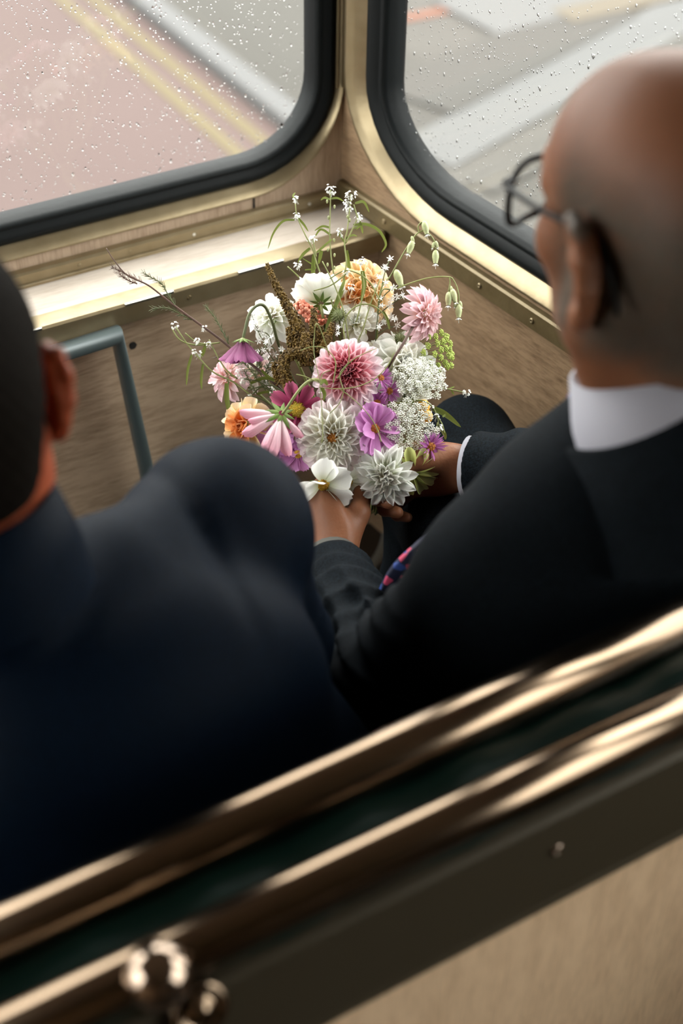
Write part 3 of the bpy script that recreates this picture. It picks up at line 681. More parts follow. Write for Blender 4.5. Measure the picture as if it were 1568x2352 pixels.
for Wp, Ep, r, mm in ((WL, EL, (.0385, .0385), CUFF), (WR, ER, (.0405, .0405), SHIRT)):
    d = Vector(Wp - Ep).normalized(); c = Vector(Wp); ring_band(c - d * .05, c + d * .003, (0, 0, 1), r, r, 24).build('shirt_cuff', mm, manR)
TIE = mat('dark_tie_silk', (.012, .014, .035), .45)
tm = TIE.node_tree; vn = tm.nodes.new('ShaderNodeTexVoronoi'); vn.inputs['Scale'].default_value = 95; tr_ = tm.nodes.new('ShaderNodeValToRGB')
tcn = tm.nodes.new('ShaderNodeTexCoord'); tm.links.new(tcn.outputs['Object'], vn.inputs['Vector'])
e = tr_.color_ramp; e.interpolation = 'CONSTANT'; e.elements[0].color = (.012, .014, .035, 1); e.elements[1].position = .60; e.elements[1].color = (.45, .05, .11, 1)
x = e.elements.new(.74); x.color = (.03, .06, .22, 1); x = e.elements.new(.86); x.color = (.012, .014, .03, 1)
sep = tm.nodes.new('ShaderNodeSeparateColor'); tm.links.new(vn.outputs['Color'], sep.inputs[0]); tm.links.new(sep.outputs[0], tr_.inputs[0]); tm.links.new(tr_.outputs[0], tm.nodes['Principled BSDF'].inputs['Base Color'])
tp = spline([A(.742, .800, -.785), A(.735, .835, -.84), A(.715, .880, -.92), A(.690, .915, -1.0), A(.668, .940, -1.06), A(.662, .955, -1.12)], 5); m = MB(); L = []
for i, p in enumerate(tp):
    w = .016 + .020 * i / (len(tp) - 1); sx = Vector((.72, -.69, 0)) * w; L.append([p - sx, p + Vector((.003, .004, .001)), p + sx, p + sx - Vector((0, .006, 0)), p - Vector((0, .006, 0)) - sx])
m.loops(L); m.ngon(L[-1]); m.build('tie', TIE, manR)
MB().blob(A(.742, .805, -.775), (.019, .014, .018), None, 10, 8).build('tie_knot', TIE, manR)
# short grey bristles at the sides and back of the head
hb = manR.children[0].data; nv = len(hb.vertices); co = np.empty(nv * 3, dtype=np.float32); hb.vertices.foreach_get('co', co); co = co.reshape(-1, 3)
no = np.empty(nv * 3, dtype=np.float32); hb.vertices.foreach_get('normal', no); no = no.reshape(-1, 3); hv_ = np.empty(nv, dtype=np.float32); hb.attributes['hair'].data.foreach_get('value', hv_)
cand = np.where(hv_ > .35)[0]; pick = RNG.choice(cand, min(9000, len(cand)), replace=len(cand) < 9000); vv, ff = [], []
hdn = np.array((HR.to_3x3() @ Vector((0, -.6, -.8))).normalized())
for i in pick:
    if RNG.rand() > hv_[i]: continue
    p = co[i] + RNG.normal(0, .0009, 3); n = no[i] * .8 + hdn * .8 + RNG.normal(0, .25, 3); n /= np.linalg.norm(n); t = np.cross(n, (0.3, .5, .8)); t /= np.linalg.norm(t); b_ = np.cross(n, t)
    k = len(vv); l = RNG.uniform(.0022, .0048); vv += [p + t * .00022, p - t * .00011 + b_ * .00019, p - t * .00011 - b_ * .00019, p + n * l]; ff += [(k, k + 1, k + 3), (k + 1, k + 2, k + 3), (k + 2, k, k + 3)]
o = put('hair', mesh_data('hair', vv, ff, STUBBLE), manR); o['kind'] = 'stuff'; o['label'] = 'short grey cropped hair'

# spectacles
sp = empty('spectacles', HR @ Vector((0, .1, .0)), 'dark framed spectacles worn by the bald man', 'glasses')
for s in (-1, 1):
    def rimpt(a, k=1.0):
        cx, cz = math.cos(a), math.sin(a); e_ = .74
        return HR @ Vector((s * (.036 + k * .0280 * math.copysign(abs(cx) ** e_, cx)), .118 - .012 * abs(cx) * (cx > 0), -.006 + k * .0245 * math.copysign(abs(cz) ** e_, cz)))
    pts = [rimpt(2 * math.pi * i / 36) for i in range(37)]; rim = MB().tube(pts, .0033, 8, cap=False).build('rim', SPEC, sp)
    m = MB(); lp = [rimpt(2 * math.pi * i / 36) for i in range(36)]; off = (HR.to_3x3() @ Vector((0, .0008, 0))); m.ngon([p + off for p in lp]); m.ngon([p - off for p in lp], True); m.build('lens', LENS, sp, smooth=False)
    MB().tube([HR @ Vector(p) for p in ((s * .0625, .106, .016), (s * .069, .104, .016), (s * .0715, .098, .0155))], [.003, .0034, .003], 8).build('hinge', SPEC, sp)
    tp = spline([HR @ Vector(p) for p in ((s * .0715, .100, .0155), (s * .076, .06, .020), (s * .0775, .02, .026), (s * .080, -.012, .030), (s * .082, -.032, .016), (s * .080, -.042, -.012))], 6)
    MB().tube(tp, taper(len(tp), .0034, .0028), 8, flat=.8).build('temple_arm', SPEC, sp)
MB().tube(spline([HR @ Vector(p) for p in ((-.010, .118, .008), (0, .122, .012), (.010, .118, .008))], 5), .002, 8).build('bridge', SPEC, sp)

# ---------------------------------------------------------------- man on the left, back to the lens
HLm = Matrix.Translation(A(.180, .893, -.640)) @ Euler((math.radians(-8), math.radians(-2), math.radians(-15)), 'XYZ').to_matrix().to_4x4() @ Matrix.Scale(1.04, 4)
S1, E1, W1 = np.array(W(498, 1208, 1.34)), np.array(W(612, 1480, 1.46)), a3(.36, 1.24, -1.16)
S0, E0, W0 = a3(.080, .920, -.850), a3(.000, 1.00, -1.09), a3(.12, 1.24, -1.16)
def jacket_L(P):
    d = ell(P, a3(.26, .835, -.985), (.205, .130, .18))
    d = smin(d, ell(P, a3(.30, .790, -1.12), (.215, .140, .16)), .07)
    d = smin(d, ell(P, a3(.26, .790, -.95), (.18, .10, .13)), .06)
    for S in (S0, S1):
        nb = a3(.190, .845, -.795); d = smin(d, chain(P, [nb, (S + nb) / 2 + np.array((0, -.008, -.012)), S], [.052, .050, .074], .03), .03)
    for S, E, Wq in ((S1, E1, W1), (S0, E0, W0)):
        l = chain(P, [S, E, Wq], [.076, .062, .045], .02); l = smin(l, chain(P, [S + np.array((-.008 if S[0] > .3 else .008, -.03, -.01)), (S + a3(.19, .80, -.90)) / 2, ], [.072, .060], .02), .05); l = folds(P, l, E, E - S, .004, .04, .08); l = smax(l, half(P, Wq - (Wq - E) * .03, Wq - E), .004); d = smin(d, l, .03)
    d = smax(d, -cone(P, a3(.185, .89, -.62), a3(.188, .855, -.80), .078, .058), .012)
    d = d + .006 * np.exp(-((P[..., 0] - .375) / .010) ** 2 - ((P[..., 2] - CZ + .795) / .05) ** 2)       # dip at the sleeve head seam
    nz = np.sin(P[..., 0] * 27 + P[..., 2] * 19) * np.sin(P[..., 2] * 21 - P[..., 1] * 25)
    return d + .003 * nz
def torso_L(P):
    d = ell(P, a3(.27, .845, -.97), (.17, .10, .17)); d = smin(d, ell(P, a3(.27, .80, -1.12), (.16, .10, .13)), .05)
    for S, E, Wr in ((S1, E1, W1), (S0, E0, W0)):
        d = smin(d, chain(P, [a3(.200, .845, -.83), S, E, Wr + (E - Wr) * .25, Wr + (E - Wr) * .12], [.045, .045, .036, .028, .026], .02), .04)
    return smin(d, cone(P, a3(.186, .87, -.74), a3(.19, .85, -.82), .050, .056), .03)
def legs_L(P):
    d = ell(P, a3(.27, .79, -1.20), (.18, .15, .095))
    for h, k, an in ((a3(.19, .80, -1.215), a3(.12, 1.26, -1.235), a3(.12, 1.27, -1.60)), (a3(.35, .80, -1.215), a3(.37, 1.28, -1.235), a3(.38, 1.28, -1.60))):
        d = smin(d, chain(P, [h, (h + k) / 2, k, (k + an) / 2, an], [.088, .080, .066, .062, .058], .03), .03)
    return d
flat = [[.25, .3, .2]] * 4
specL = dict(base=A(.27, .80, -1.70), head=HLm, neck_local=(.0, .000, -.16), hair=lambda V: .5 * ss(V[:, 2], .03, .05) * ss(V[:, 1], .06, .03), skin=SKIN_B, cloth=SUIT_B, ear_out=.26, ear_sc=.98,
    hands=[(-1, frame3(Vector(W1), Vector(W1 - E1), (0, 0, 1)), flat, ((.6, .75, -.2), (.4, .9, -.2), (.2, .9, -.2))), (1, frame3(Vector(W0), Vector(W0 - E0), (0, 0, 1)), flat, ((.6, .75, -.2), (.4, .9, -.2), (.2, .9, -.2)))],
    torso=torso_L, torso_box=(A(-.10, .62, -1.32), A(.60, 1.28, -.64)), jacket=jacket_L, jacket_box=(A(-.11, .60, -1.32), A(.62, 1.28, -.66)), res=.0056,
    legs=legs_L, legs_box=(A(.0, .60, -1.66), A(.52, 1.40, -1.08)), feet=[(.12, 1.30, .05), (.38, 1.31, .05)])
manL, jackL, _ = person('dark haired man in a navy suit on the left, seen from behind', specL)
ring_band(A(.172, .850, -.815), A(.170, .876, -.740), (1, 0, 0), (.060, .058), (.066, .066), 36, 0, 360, .002).build('shirt_collar', SHIRT, manL)
ring_band(A(.178, .842, -.800), A(.172, .872, -.722), (1, 0, 0), (.090, .088), (.083, .082), 40, 0, 360, .003, .006).build('jacket_collar', SUIT_B, manL)
for Wp, Ep in ((W1, E1), (W0, E0)):
    d = Vector(Wp - Ep).normalized(); c = Vector(Wp); ring_band(c - d * .05, c + d * .012, (0, 0, 1), (.039, .039), (.039, .039), 24).build('shirt_cuff', SHIRT, manL)
# a cap of short dark hair
hfL = head_field(1, (.0, .000, -.16), .40)
def hair_L(P):
    d = ell(P, (0, -.006, .050), (.0775, .1005, .0835)); d = smin(d, ell(P, (0, -.052, .018), (.0645, .0525, .0625)), .03); d = smin(d, ell(P, (0, .050, .040), (.0605, .0435, .0605)), .03)
    d = smin(d, ell(P, (0, -.045, -.03), (.057, .045, .055)), .03)
    d = d - .0055 + .0006 * np.sin(P[..., 0] * 390 + 40 * P[..., 1]) * np.sin(P[..., 2] * 310 + P[..., 1] * 250)
    d = smax(d, half(P, (0, .068, .055), (0, .9, -.45)), .008); d = smax(d, -(P[..., 2] + .052 - .03 * np.clip((P[..., 1] + .03) / .05, 0, 1)), .006)
    front = smax(half(P, (0, .012, 0), (0, 1, 0)), -(P[..., 2] - .030), .004)
    for s in (-1, 1): d = smax(d, -ell(P, (s * .095, -.012, .004), (.034, .032, .046)), .006)
    return smax(d, smin(half(P, (0, .046, 0), (0, 1, 0)), -(P[..., 2] - .028), .01), .006)
hv, hF = surface(hair_L, (-.11, -.14, -.10), (.11, .12, .16), .0026); hv = relax(hv, hF, 1, .4); skin_mesh('hair', [(hv, hF, HLm)], HAIR_B, manL)
# ------------------------------------------------------------------ the bouquet: every flower and sprig is its own thing
GRIP = W(862, 1140, 1.925)
def c1(x, y): return 380 + x / 2.178, 400 + y / 2.178
def DD(u, v, off=0.0):                          # distance of the domed face of the bouquet
    r2 = ((u - 775) / 330) ** 2 + ((v - 920) / 330) ** 2
    return 1.905 - .105 * math.sqrt(max(0.0, 1 - min(1, r2))) + off
def FM(u, v, d, ax, ay, spin=0.0, back=-1):
    z = cw(ax, ay, back).normalized(); x = RIGHT - z * RIGHT.dot(z); x.normalize(); y = z.cross(x)
    return Matrix.Translation(W(u, v, d)) @ Matrix((x, y, z)).transposed().to_4x4() @ Matrix.Rotation(spin, 4, 'Z')
STEM_G = mat('green_stem', (.15, .17, .045), .5, noise=(60, (.23, .245, .08)))
STEM_D = mat('dark_green_stem', (.060, .072, .022), .5, noise=(60, (.09, .105, .034)))
STEM_B = mat('brown_stem', (.055, .026, .016), .5, noise=(80, (.09, .04, .025)))
LEAF = petal_mat('narrow_leaf', (.13, .165, .03), (.21, .25, .055), trans=.3)
SEPAL = petal_mat('green_sepal', (.16, .24, .05), (.08, .14, .03), trans=.2)
TINYW = mat('tiny_white_flowers', (.80, .81, .76), .6)
STAMEN = mat('gold_stamens', (.55, .27, .02), .6, noise=(300, (.75, .5, .04)))
STAMEN_O = mat('rust_stamens', (.33, .09, .01), .6, noise=(300, (.65, .28, .03)))
WH = petal_mat('white_petal', (.70, .74, .50), (.90, .90, .87), (.88, .89, .84), streak=.06, trans=.42)
WH2 = petal_mat('cream_white_petal', (.74, .70, .44), (.90, .89, .85), (.88, .87, .79), streak=.06, trans=.42)
WHP = petal_mat('blush_white_petal', (.78, .74, .62), (.80, .68, .72), (.82, .78, .74), streak=.12, trans=.42)
PK_I = petal_mat('rose_inner_petal', (.50, .03, .07), (.78, .36, .42), (.62, .08, .13), streak=.15)
PK_M = petal_mat('rose_middle_petal', (.60, .07, .12), (.87, .66, .70), (.74, .24, .30), streak=.18)
PK_O = petal_mat('rose_outer_petal', (.76, .30, .36), (.88, .80, .83), (.84, .58, .63), streak=.2)
PP = petal_mat('pale_pink_petal', (.80, .42, .32), (.82, .56, .62), (.84, .66, .68), streak=.16)
PP2 = petal_mat('shell_pink_petal', (.80, .50, .30), (.84, .66, .68), (.82, .56, .56), streak=.16)
PE = petal_mat('peach_petal', (.85, .48, .14), (.86, .62, .44), (.86, .66, .34), streak=.12)
PE2 = petal_mat('apricot_petal', (.80, .22, .05), (.85, .45, .20), (.85, .36, .10), streak=.15)
PE3 = petal_mat('yellow_peach_petal', (.85, .58, .18), (.87, .70, .54), (.87, .70, .38), streak=.12)
MG = petal_mat('magenta_petal', (.11, .015, .055), (.30, .085, .21), (.18, .032, .11), streak=.35)
DP = petal_mat('deep_pink_petal', (.24, .008, .075), (.46, .12, .21), (.36, .045, .13), streak=.3)
DPB = petal_mat('two_tone_pink_petal', (.84, .74, .74), (.66, .26, .36), (.80, .54, .60), streak=.3)
LI = petal_mat('lilac_petal', (.55, .18, .44), (.66, .32, .62), (.60, .25, .54), streak=.2)
LI2 = petal_mat('mauve_petal', (.40, .12, .33), (.58, .28, .56), (.48, .18, .42), streak=.25)
AS = petal_mat('aster_ray', (.42, .10, .36), (.52, .20, .48), streak=.2)
LG = petal_mat('lime_petal', (.50, .56, .14), (.70, .74, .30), (.60, .65, .20), streak=.25)
RU = petal_mat('rust_petal', (.20, .03, .01), (.40, .10, .03), streak=.3)
CO = mat('coral_spike', (.75, .22, .14), .6, noise=(120, (.80, .38, .26)))
AM = mat('bronze_amaranth', (.060, .031, .002), .75, noise=(160, (.17, .098, .008)))
LACE = mat('lace_white', (.72, .73, .62), .6, noise=(200, (.82, .82, .76)))
LIME = mat('lime_umbel', (.26, .34, .05), .6, noise=(200, (.42, .50, .11)))
LACEG = mat('green_umbel', (.16, .22, .05), .6, noise=(200, (.46, .50, .26)))
BELL = mat('pale_green_calyx', (.42, .46, .24), .5, noise=(140, (.30, .33, .15)))
YEL = mat('yellow_bud', (.75, .40, .04), .45)
YEL2 = mat('yellow_florets', (.78, .46, .02), .6, bump=(600, .8))

# ---- petals
def petal(material, w=.42, cup=.25, curl=0.0, p=.6, q=.5, notch=0.0, wave=0.0, nu=8, nv=4, fold=0.0, roll=0.0):
    prof = [(t ** p) * max(0.0, 1 - t) ** q for t in np.linspace(0, 1, 200)]; mxp = max(prof); v, uv, f = [], [], []
    for i in range(nu + 1):
        t = i / nu; te = min(t, .985); wd = max(.05, (te ** p) * (1 - te) ** q / mxp) * w
        th = [curl * k / 20 * t for k in range(21)]; x = sum(math.cos(a) for a in th[:-1]) / 20 * t; z = sum(math.sin(a) for a in th[:-1]) / 20 * t
        for j in range(nv + 1):
            s = j / nv * 2 - 1; dx = -notch * t ** 4 * (.5 - .5 * math.cos(s * math.pi * 3)) - .06 * t ** 3 * s * s
            lift = cup * wd * s * s * (1 - roll * t) + wave * math.sin(s * 7 + t * 9) * t
            v.append(((x + dx) - math.sin(th[-1]) * lift, s * wd * .5, z + math.cos(th[-1]) * lift + fold * abs(s) * wd)); uv.append((t, s * .5 + .5))
    for i in range(nu):
        for j in range(nv): a = i * (nv + 1) + j; f.append((a, a + nv + 1, a + nv + 2, a + 1))
    return mesh_data('petal', v, f, material, uv)
_pc = {}
def P_(material, **k):
    key = (material.name, tuple(sorted(k.items())))
    if key not in _pc: _pc[key] = petal(material, **k)
    return _pc[key]
def set_petal(root, me, az, r0, z0, el, L, tw=0.0, sc=1.0, name='petal'):
    b = Matrix.Rotation(az, 4, 'Z') @ Matrix.Translation((r0, 0, z0)) @ Matrix.Rotation(-el, 4, 'Y') @ Matrix.Rotation(tw, 4, 'X') @ Matrix.Diagonal((L, L * sc, L, 1))
    return put(name, me, root, b)
def stem(root, material, r=.0019, path=None, drop=True, bend=.5):
    M4 = ROOT[root.name]; o = M4.translation; n = M4.to_3x3() @ Vector((0, 0, 1))
    if path is None: path = [o - n * .004, o - n * .03 + (GRIP - o) * .12, o.lerp(GRIP, .6) - n * .012 + Vector((0, .012, -.01))]
    j = Vector((random.uniform(-.011, .011), random.uniform(-.011, .011), 0))
    if drop: path = path + [GRIP + j, GRIP + j * 1.8 + Vector((.015, .03, -.045))]
    pts = spline(path, 5); return MB().tube(pts, taper(len(pts), r, r * 1.15), 6).build('stem', material, root)
def sepals(root, n=8, L=.02, z=-.003, el=-.3, me=None):
    me = me or P_(SEPAL, w=.30, cup=.2, curl=.3, p=.3, q=.9)
    for i in range(n): set_petal(root, me, 2 * math.pi * i / n + .2, .003, z, el, L * random.uniform(.85, 1.1), name='sepal')
def centre(root, material, R, h, n=60, size=.0012, name='flower_centre'):
    m = MB(); inv = ROOT[root.name]
    m.blob(inv @ Vector((0, 0, h * .3)), (R * .92, R * .92, h * .8), tuple(inv.to_3x3() @ Vector(a) for a in ((1, 0, 0), (0, 1, 0), (0, 0, 1))), 10, 6)
    for i in range(n):
        rr_ = R * math.sqrt((i + .5) / n); a = i * 2.39996; z = h * (1.05 - (rr_ / R) ** 2 * .6)
        m.blob(inv @ Vector((rr_ * math.cos(a), rr_ * math.sin(a), z)), size * random.uniform(.8, 1.3), None, 5, 3)
    return m.build(name, material, root)
def dahlia(name, u, v, R, ax, ay, label, mats, layers=6, d=None, n0=14, stem_mat=STEM_G, w=.46, el0=-.15, el1=1.25, cup=.35, open_c=None, path=None, spin=None, curl=-.35, jitter=.06, q=.5, cat='dahlia', rough=1.0, sep=6):
    root = empty(name, FM(u, v, d or DD(u, v), ax, ay, spin if spin is not None else random.uniform(0, 6)), label, cat)
    for k in range(layers):
        f = k / max(1, layers - 1); material = mats[min(len(mats) - 1, int(f * len(mats)))]
        n = max(5, round(n0 * (1 - .48 * f))); L = R * (.70 - .40 * f); r0 = R * (.34 * (1 - f) ** 1.1 + (.17 if open_c else .03)); el = el0 + (el1 - el0) * f ** .85
        me = P_(material, w=w, cup=cup + .35 * f, curl=round(curl + .75 * f, 2), p=.55, q=q)
        for i in range(n):
            az = 2 * math.pi * (i + .5 * (k % 2)) / n + random.uniform(-1, 1) * jitter
            set_petal(root, me, az, r0, R * (.05 + .16 * f), el + random.uniform(-1, 1) * jitter * 1.6 * rough, L * random.uniform(.92, 1.08), random.uniform(-.2, .2) * rough)
    if open_c: centre(root, open_c, R * .24, R * .30, 50, R * .035)
    else:
        me = P_(mats[-1], w=.55, cup=.7, curl=.6, p=.6, q=.5)
        for i in range(6): set_petal(root, me, i * 2.4, R * .015, R * .19, 1.35, R * .22)
    if sep: sepals(root, sep, R * .5, -R * .02, -.5)
    stem(root, stem_mat, path=path); return root
def cosmos(name, u, v, R, ax, ay, label, material, d=None, n=8, w=.72, el=0.12, els=None, cmat=STAMEN, spin=0.0, notch=.10, cup=.12, curl=-.1, sc=None, azs=None, path=None, sep=8, wave=.012, crad=.2, cat='cosmos', stem_mat=STEM_G, sel=-.4, skip=(), back=-1):
    root = empty(name, FM(u, v, d or DD(u, v), ax, ay, spin, back), label, cat)
    for i in range(n):
        if i in skip: continue
        me = P_(material, w=w, cup=cup, curl=curl, p=.75, q=.22, notch=notch, wave=wave * (1 + i % 3), nu=9, nv=8)
        az = azs[i] if azs else 2 * math.pi * i / n + random.uniform(-.06, .06)
        set_petal(root, me, az, R * .08, R * .015 * (i % 2), els[i] if els else el + random.uniform(-.1, .1), R * .92 * (sc[i] if sc else random.uniform(.94, 1.05)), random.uniform(-.18, .18))
    if cmat: centre(root, cmat, R * crad, R * .12, 70, R * .028)
    if sep: sepals(root, sep, R * .36, -R * .03, sel)
    stem(root, stem_mat, path=path); return root

# ---- the large heads
dahlia('pink_dahlia', 797, 857, .0450, -.12, -.10, 'large rose pink dahlia with pale petal edges at the bouquet centre', (PK_O, PK_O, PK_M, PK_M, PK_M, PK_I, PK_I, PK_I), 9, d=1.775, n0=20, w=.40, el0=-.12, el1=1.2, cup=.5, q=.42)
dahlia('white_dahlia', 764, 1003, .0410, -.10, .16, 'big white dahlia with a rusty open centre at the bouquet front', (WHP, WH2, WH2, WH2), 7, d=1.765, n0=16, w=.62, el0=-.25, el1=.85, cup=.55, open_c=STAMEN_O, curl=-.2, q=.34)
dahlia('pale_pink_dahlia', 972, 722, .0400, 1.9, .15, 'pale pink dahlia turned sideways on a brown stem near the side wall', (PP, PP, PP2, PP2), 8, d=1.815, n0=19, w=.38, el0=-.55, el1=1.15, cup=.35, stem_mat=STEM_B, jitter=.12,
       path=[W(968, 727, 1.815), W(953, 742, 1.800), W(925, 790, 1.785), W(893, 840, 1.785), W(878, 880, 1.83)])
dahlia('peach_dahlia', 836, 664, .0480, .55, -.45, 'peach and yellow dahlia facing away behind the tall stems', (PE3, PE3, PE3, PE), 7, d=1.865, n0=14, w=.58, el0=-.35, el1=1.1, cup=.4, jitter=.10)
dahlia('orange_dahlia', 806, 682, .0260, -.55, .25, 'orange dahlia half hidden below the peach one', (PE2, PE2, PE2), 4, d=1.850, n0=9, w=.60, cup=.4)
dahlia('white_dahlia', 627, 728, .0375, -.25, -.45, 'white dahlia left of the bronze amaranth spike', (WH, WH, WH2, WH2), 6, d=1.860, n0=12, w=.50, el0=-.3, el1=1.2, cup=.35, jitter=.1)
dahlia('pink_dahlia', 524, 868, .0330, -.75, -.10, 'faded pink dahlia at the left edge under the drooping magenta cosmos', (PP, PP, PP2), 5, d=1.865, n0=12, w=.44, jitter=.14, el0=-.4)
dahlia('blush_dahlia', 588, 852, .0300, -.30, -.30, 'blush white dahlia tucked behind the brown twig', (WHP, PP2, WH2), 4, d=1.880, n0=10, w=.46, jitter=.14)
dahlia('orange_dahlia', 566, 978, .0350, -.55, .05, 'ruffled apricot dahlia beside the navy shoulder', (PE3, PE2, PE2), 6, d=1.795, n0=9, w=.78, cup=.55, jitter=.2, el0=-.1, q=.3)
dahlia('white_peony_dahlia', 922, 840, .0440, .25, -.25, 'full white dahlia behind the lacy umbel on the right', (WH, WH2, WH), 6, d=1.825, n0=11, w=.72, cup=.55, el0=-.2, el1=1.3, jitter=.16, q=.32)
dahlia('white_dahlia', 945, 915, .0270, .45, .05, 'white dahlia peeping out between the two lacy umbels', (WH, WH2), 4, d=1.845, n0=9, w=.66, cup=.5, jitter=.2, q=.35)
dahlia('white_dahlia', 884, 1092, .0410, .05, .40, 'spiky white dahlia at the bottom beside the lime petals', (WH, WH, WH2, WH2), 8, d=1.765, n0=16, w=.46, el0=-.35, el1=1.0, cup=.55, q=.55, jitter=.24, curl=.0, rough=1.7)
dahlia('rust_flower', 893, 1036, .0150, .1, .2, 'small rust red flower under the lilac cosmos', (RU, RU), 3, d=1.800, n0=7, w=.7, jitter=.2, cat='flower', sep=0)
dahlia('scabious', 818, 742, .0275, .05, -.20, 'white scabious with a pincushion middle above the pink dahlia', (WH2, WH2, WH), 5, d=1.835, n0=13, w=.60, cup=.2, el0=-.05, el1=1.2, jitter=.3, q=.25, cat='scabious')
dahlia('strawflower', 868, 806, .0210, .15, -.75, 'cream strawflower with a flat yellow top', (WH2, WH2), 4, d=1.835, n0=12, w=.42, el0=-.4, el1=.5, cup=.35, open_c=YEL2, cat='strawflower', q=.7)

# ---- cosmos
cosmos('lilac_cosmos', 860, 985, .0345, .18, .05, 'lilac cosmos with a golden eye beside the big white dahlia', LI, d=1.762, n=8, w=.92, spin=.3, sc=[1, .95, 1.05, 1, .8, 1.05, 1.1, 1], cup=.3, cmat=STAMEN_O, crad=.17, els=[.15, .2, .3, .5, .9, .35, .05, .1])
cosmos('white_cosmos', 737, 697, .0430, -.10, -.80, 'white cosmos seen from behind with green sepals under its petals', WH, d=1.838, n=8, w=.80, el=.30, cup=.25, sep=8, sel=.15, cmat=None, back=.9, azs=[3.142, 3.578, 4.049, 4.503, 4.957, 5.411, 5.899, 1.047], sc=[.8, 1, 1.05, 1, 1, .95, .9, .6], path=[W(737, 700, 1.836), W(742, 730, 1.83), W(760, 800, 1.85)])
cosmos('magenta_cosmos', 557, 780, .0410, .0, 1.5, 'drooping magenta cosmos hanging from an arched green stem', MG, d=1.800, n=8, w=.62, el=.80, cup=.35, notch=.06, sel=.25, back=.3, cmat=STEM_G, crad=.12, path=[W(557, 783, 1.802), W(562, 760, 1.802), W(572, 722, 1.806), W(590, 702, 1.812), W(608, 704, 1.82), W(625, 740, 1.83), W(643, 800, 1.85), W(690, 900, 1.88)], stem_mat=STEM_D)
cosmos('two_tone_pink_cosmos', 646, 950, .0560, -.25, .45, 'wilting pale pink cosmos seen from behind, petals hanging down', DPB, d=1.742, n=7, w=.30, sel=.2, el=.12, cup=.5, notch=.05, cmat=None, curl=.25, back=.85, azs=[3.211, 2.583, 1.710, 1.326, 0.698, 1.955, 2.880], sc=[.95, 1.0, 1.1, 1.0, .7, 1.0, .75],
       path=[W(648, 950, 1.742), W(660, 935, 1.738), W(680, 905, 1.735), W(700, 882, 1.738), W(722, 872, 1.745), W(742, 885, 1.77), W(780, 960, 1.83)])
cosmos('deep_pink_cosmos', 681, 942, .0380, .10, -.12, 'deep pink cosmos with a bright yellow eye behind the wilting one', DP, d=1.778, n=8, w=.50, spin=.3, el=.22, cup=.4, crad=.30, cmat=mat('yellow_disc', (.62, .42, .03), .6, noise=(260, (.42, .36, .03))))
cosmos('mauve_cosmos', 640, 1026, .0310, -.30, .50, 'mauve cosmos low down against the navy shoulder', LI2, d=1.790, n=8, w=.70, spin=.1, el=.2, cup=.25)
cosmos('lilac_cosmos', 684, 1042, .0270, -.1, .55, 'mauve pink cosmos below the wilting pale pink one', LI2, d=1.785, n=8, w=.62, spin=.5, el=.1, cup=.2)
cosmos('white_cosmos', 742, 1112, .0420, -.15, .50, 'white cosmos with folded petals at the lowest edge of the bouquet', WH, d=1.757, n=7, w=.86, spin=.5, cup=.35, els=[.1, .25, 1.1, .5, .15, .0, .1], crad=.18, cmat=STAMEN)
cosmos('white_cosmos', 796, 1106, .0360, .2, .5, 'white cosmos half under the big white dahlia', WH, d=1.788, n=7, w=.80, spin=.2, cup=.25, el=.1)
cosmos('lime_flower', 946, 1086, .0370, .25, .75, 'lime green flower with drooping pointed petals at the lower right', LG, d=1.778, n=11, w=.42, el=.0, cup=.45, notch=0, curl=-.4, cat='flower', cmat=None)

# ---- asters: rays too fine to pick apart
def aster(u, v, R, ax, ay, label, d=None):
    root = empty('purple_aster', FM(u, v, d or DD(u, v, -.01), ax, ay, random.random()), label, 'aster'); me = petal(AS, w=.13, cup=.3, p=.4, q=.45, nu=4, nv=2); M4 = ROOT[root.name]; m = MB()
    vs_ = [v_.co.copy() for v_ in me.vertices]; fs = [tuple(p.vertices) for p in me.polygons]; uv = [(i // 3 / 4, (i % 3) / 2) for i in range(len(vs_))]
    for i in range(46):
        b = M4 @ Matrix.Rotation(i * 2.39996, 4, 'Z') @ Matrix.Translation((R * .22, 0, R * .08 * (i % 3))) @ Matrix.Rotation(-random.uniform(-.1, .75), 4, 'Y') @ Matrix.Diagonal((R * random.uniform(.7, .9),) * 3 + (1,))
        m.add([b @ p for p in vs_], fs, uv)
    m.build('ray_petals', AS, root)['kind'] = 'stuff'; centre(root, STAMEN_O, R * .28, R * .2, 36, R * .06); stem(root, STEM_D, .0012)
aster(873, 869, .0165, .3, -.3, 'purple aster touching the right edge of the pink dahlia', 1.775)
aster(893, 898, .0160, .5, .1, 'purple aster in front of the full white dahlia', 1.785)
aster(866, 925, .0165, -.05, .2, 'purple aster just above the lilac cosmos', 1.785)
aster(830, 938, .0140, -.1, .5, 'purple aster squeezed between the pink and white dahlias', 1.800)
aster(988, 1026, .0200, .55, .1, 'bright purple aster resting against the right wrist', 1.775)
aster(972, 1058, .0170, .2, .7, 'purple aster below the lower lacy umbel', 1.785)
aster(935, 1058, .0140, .0, .7, 'small purple aster above the spiky white dahlia', 1.795)

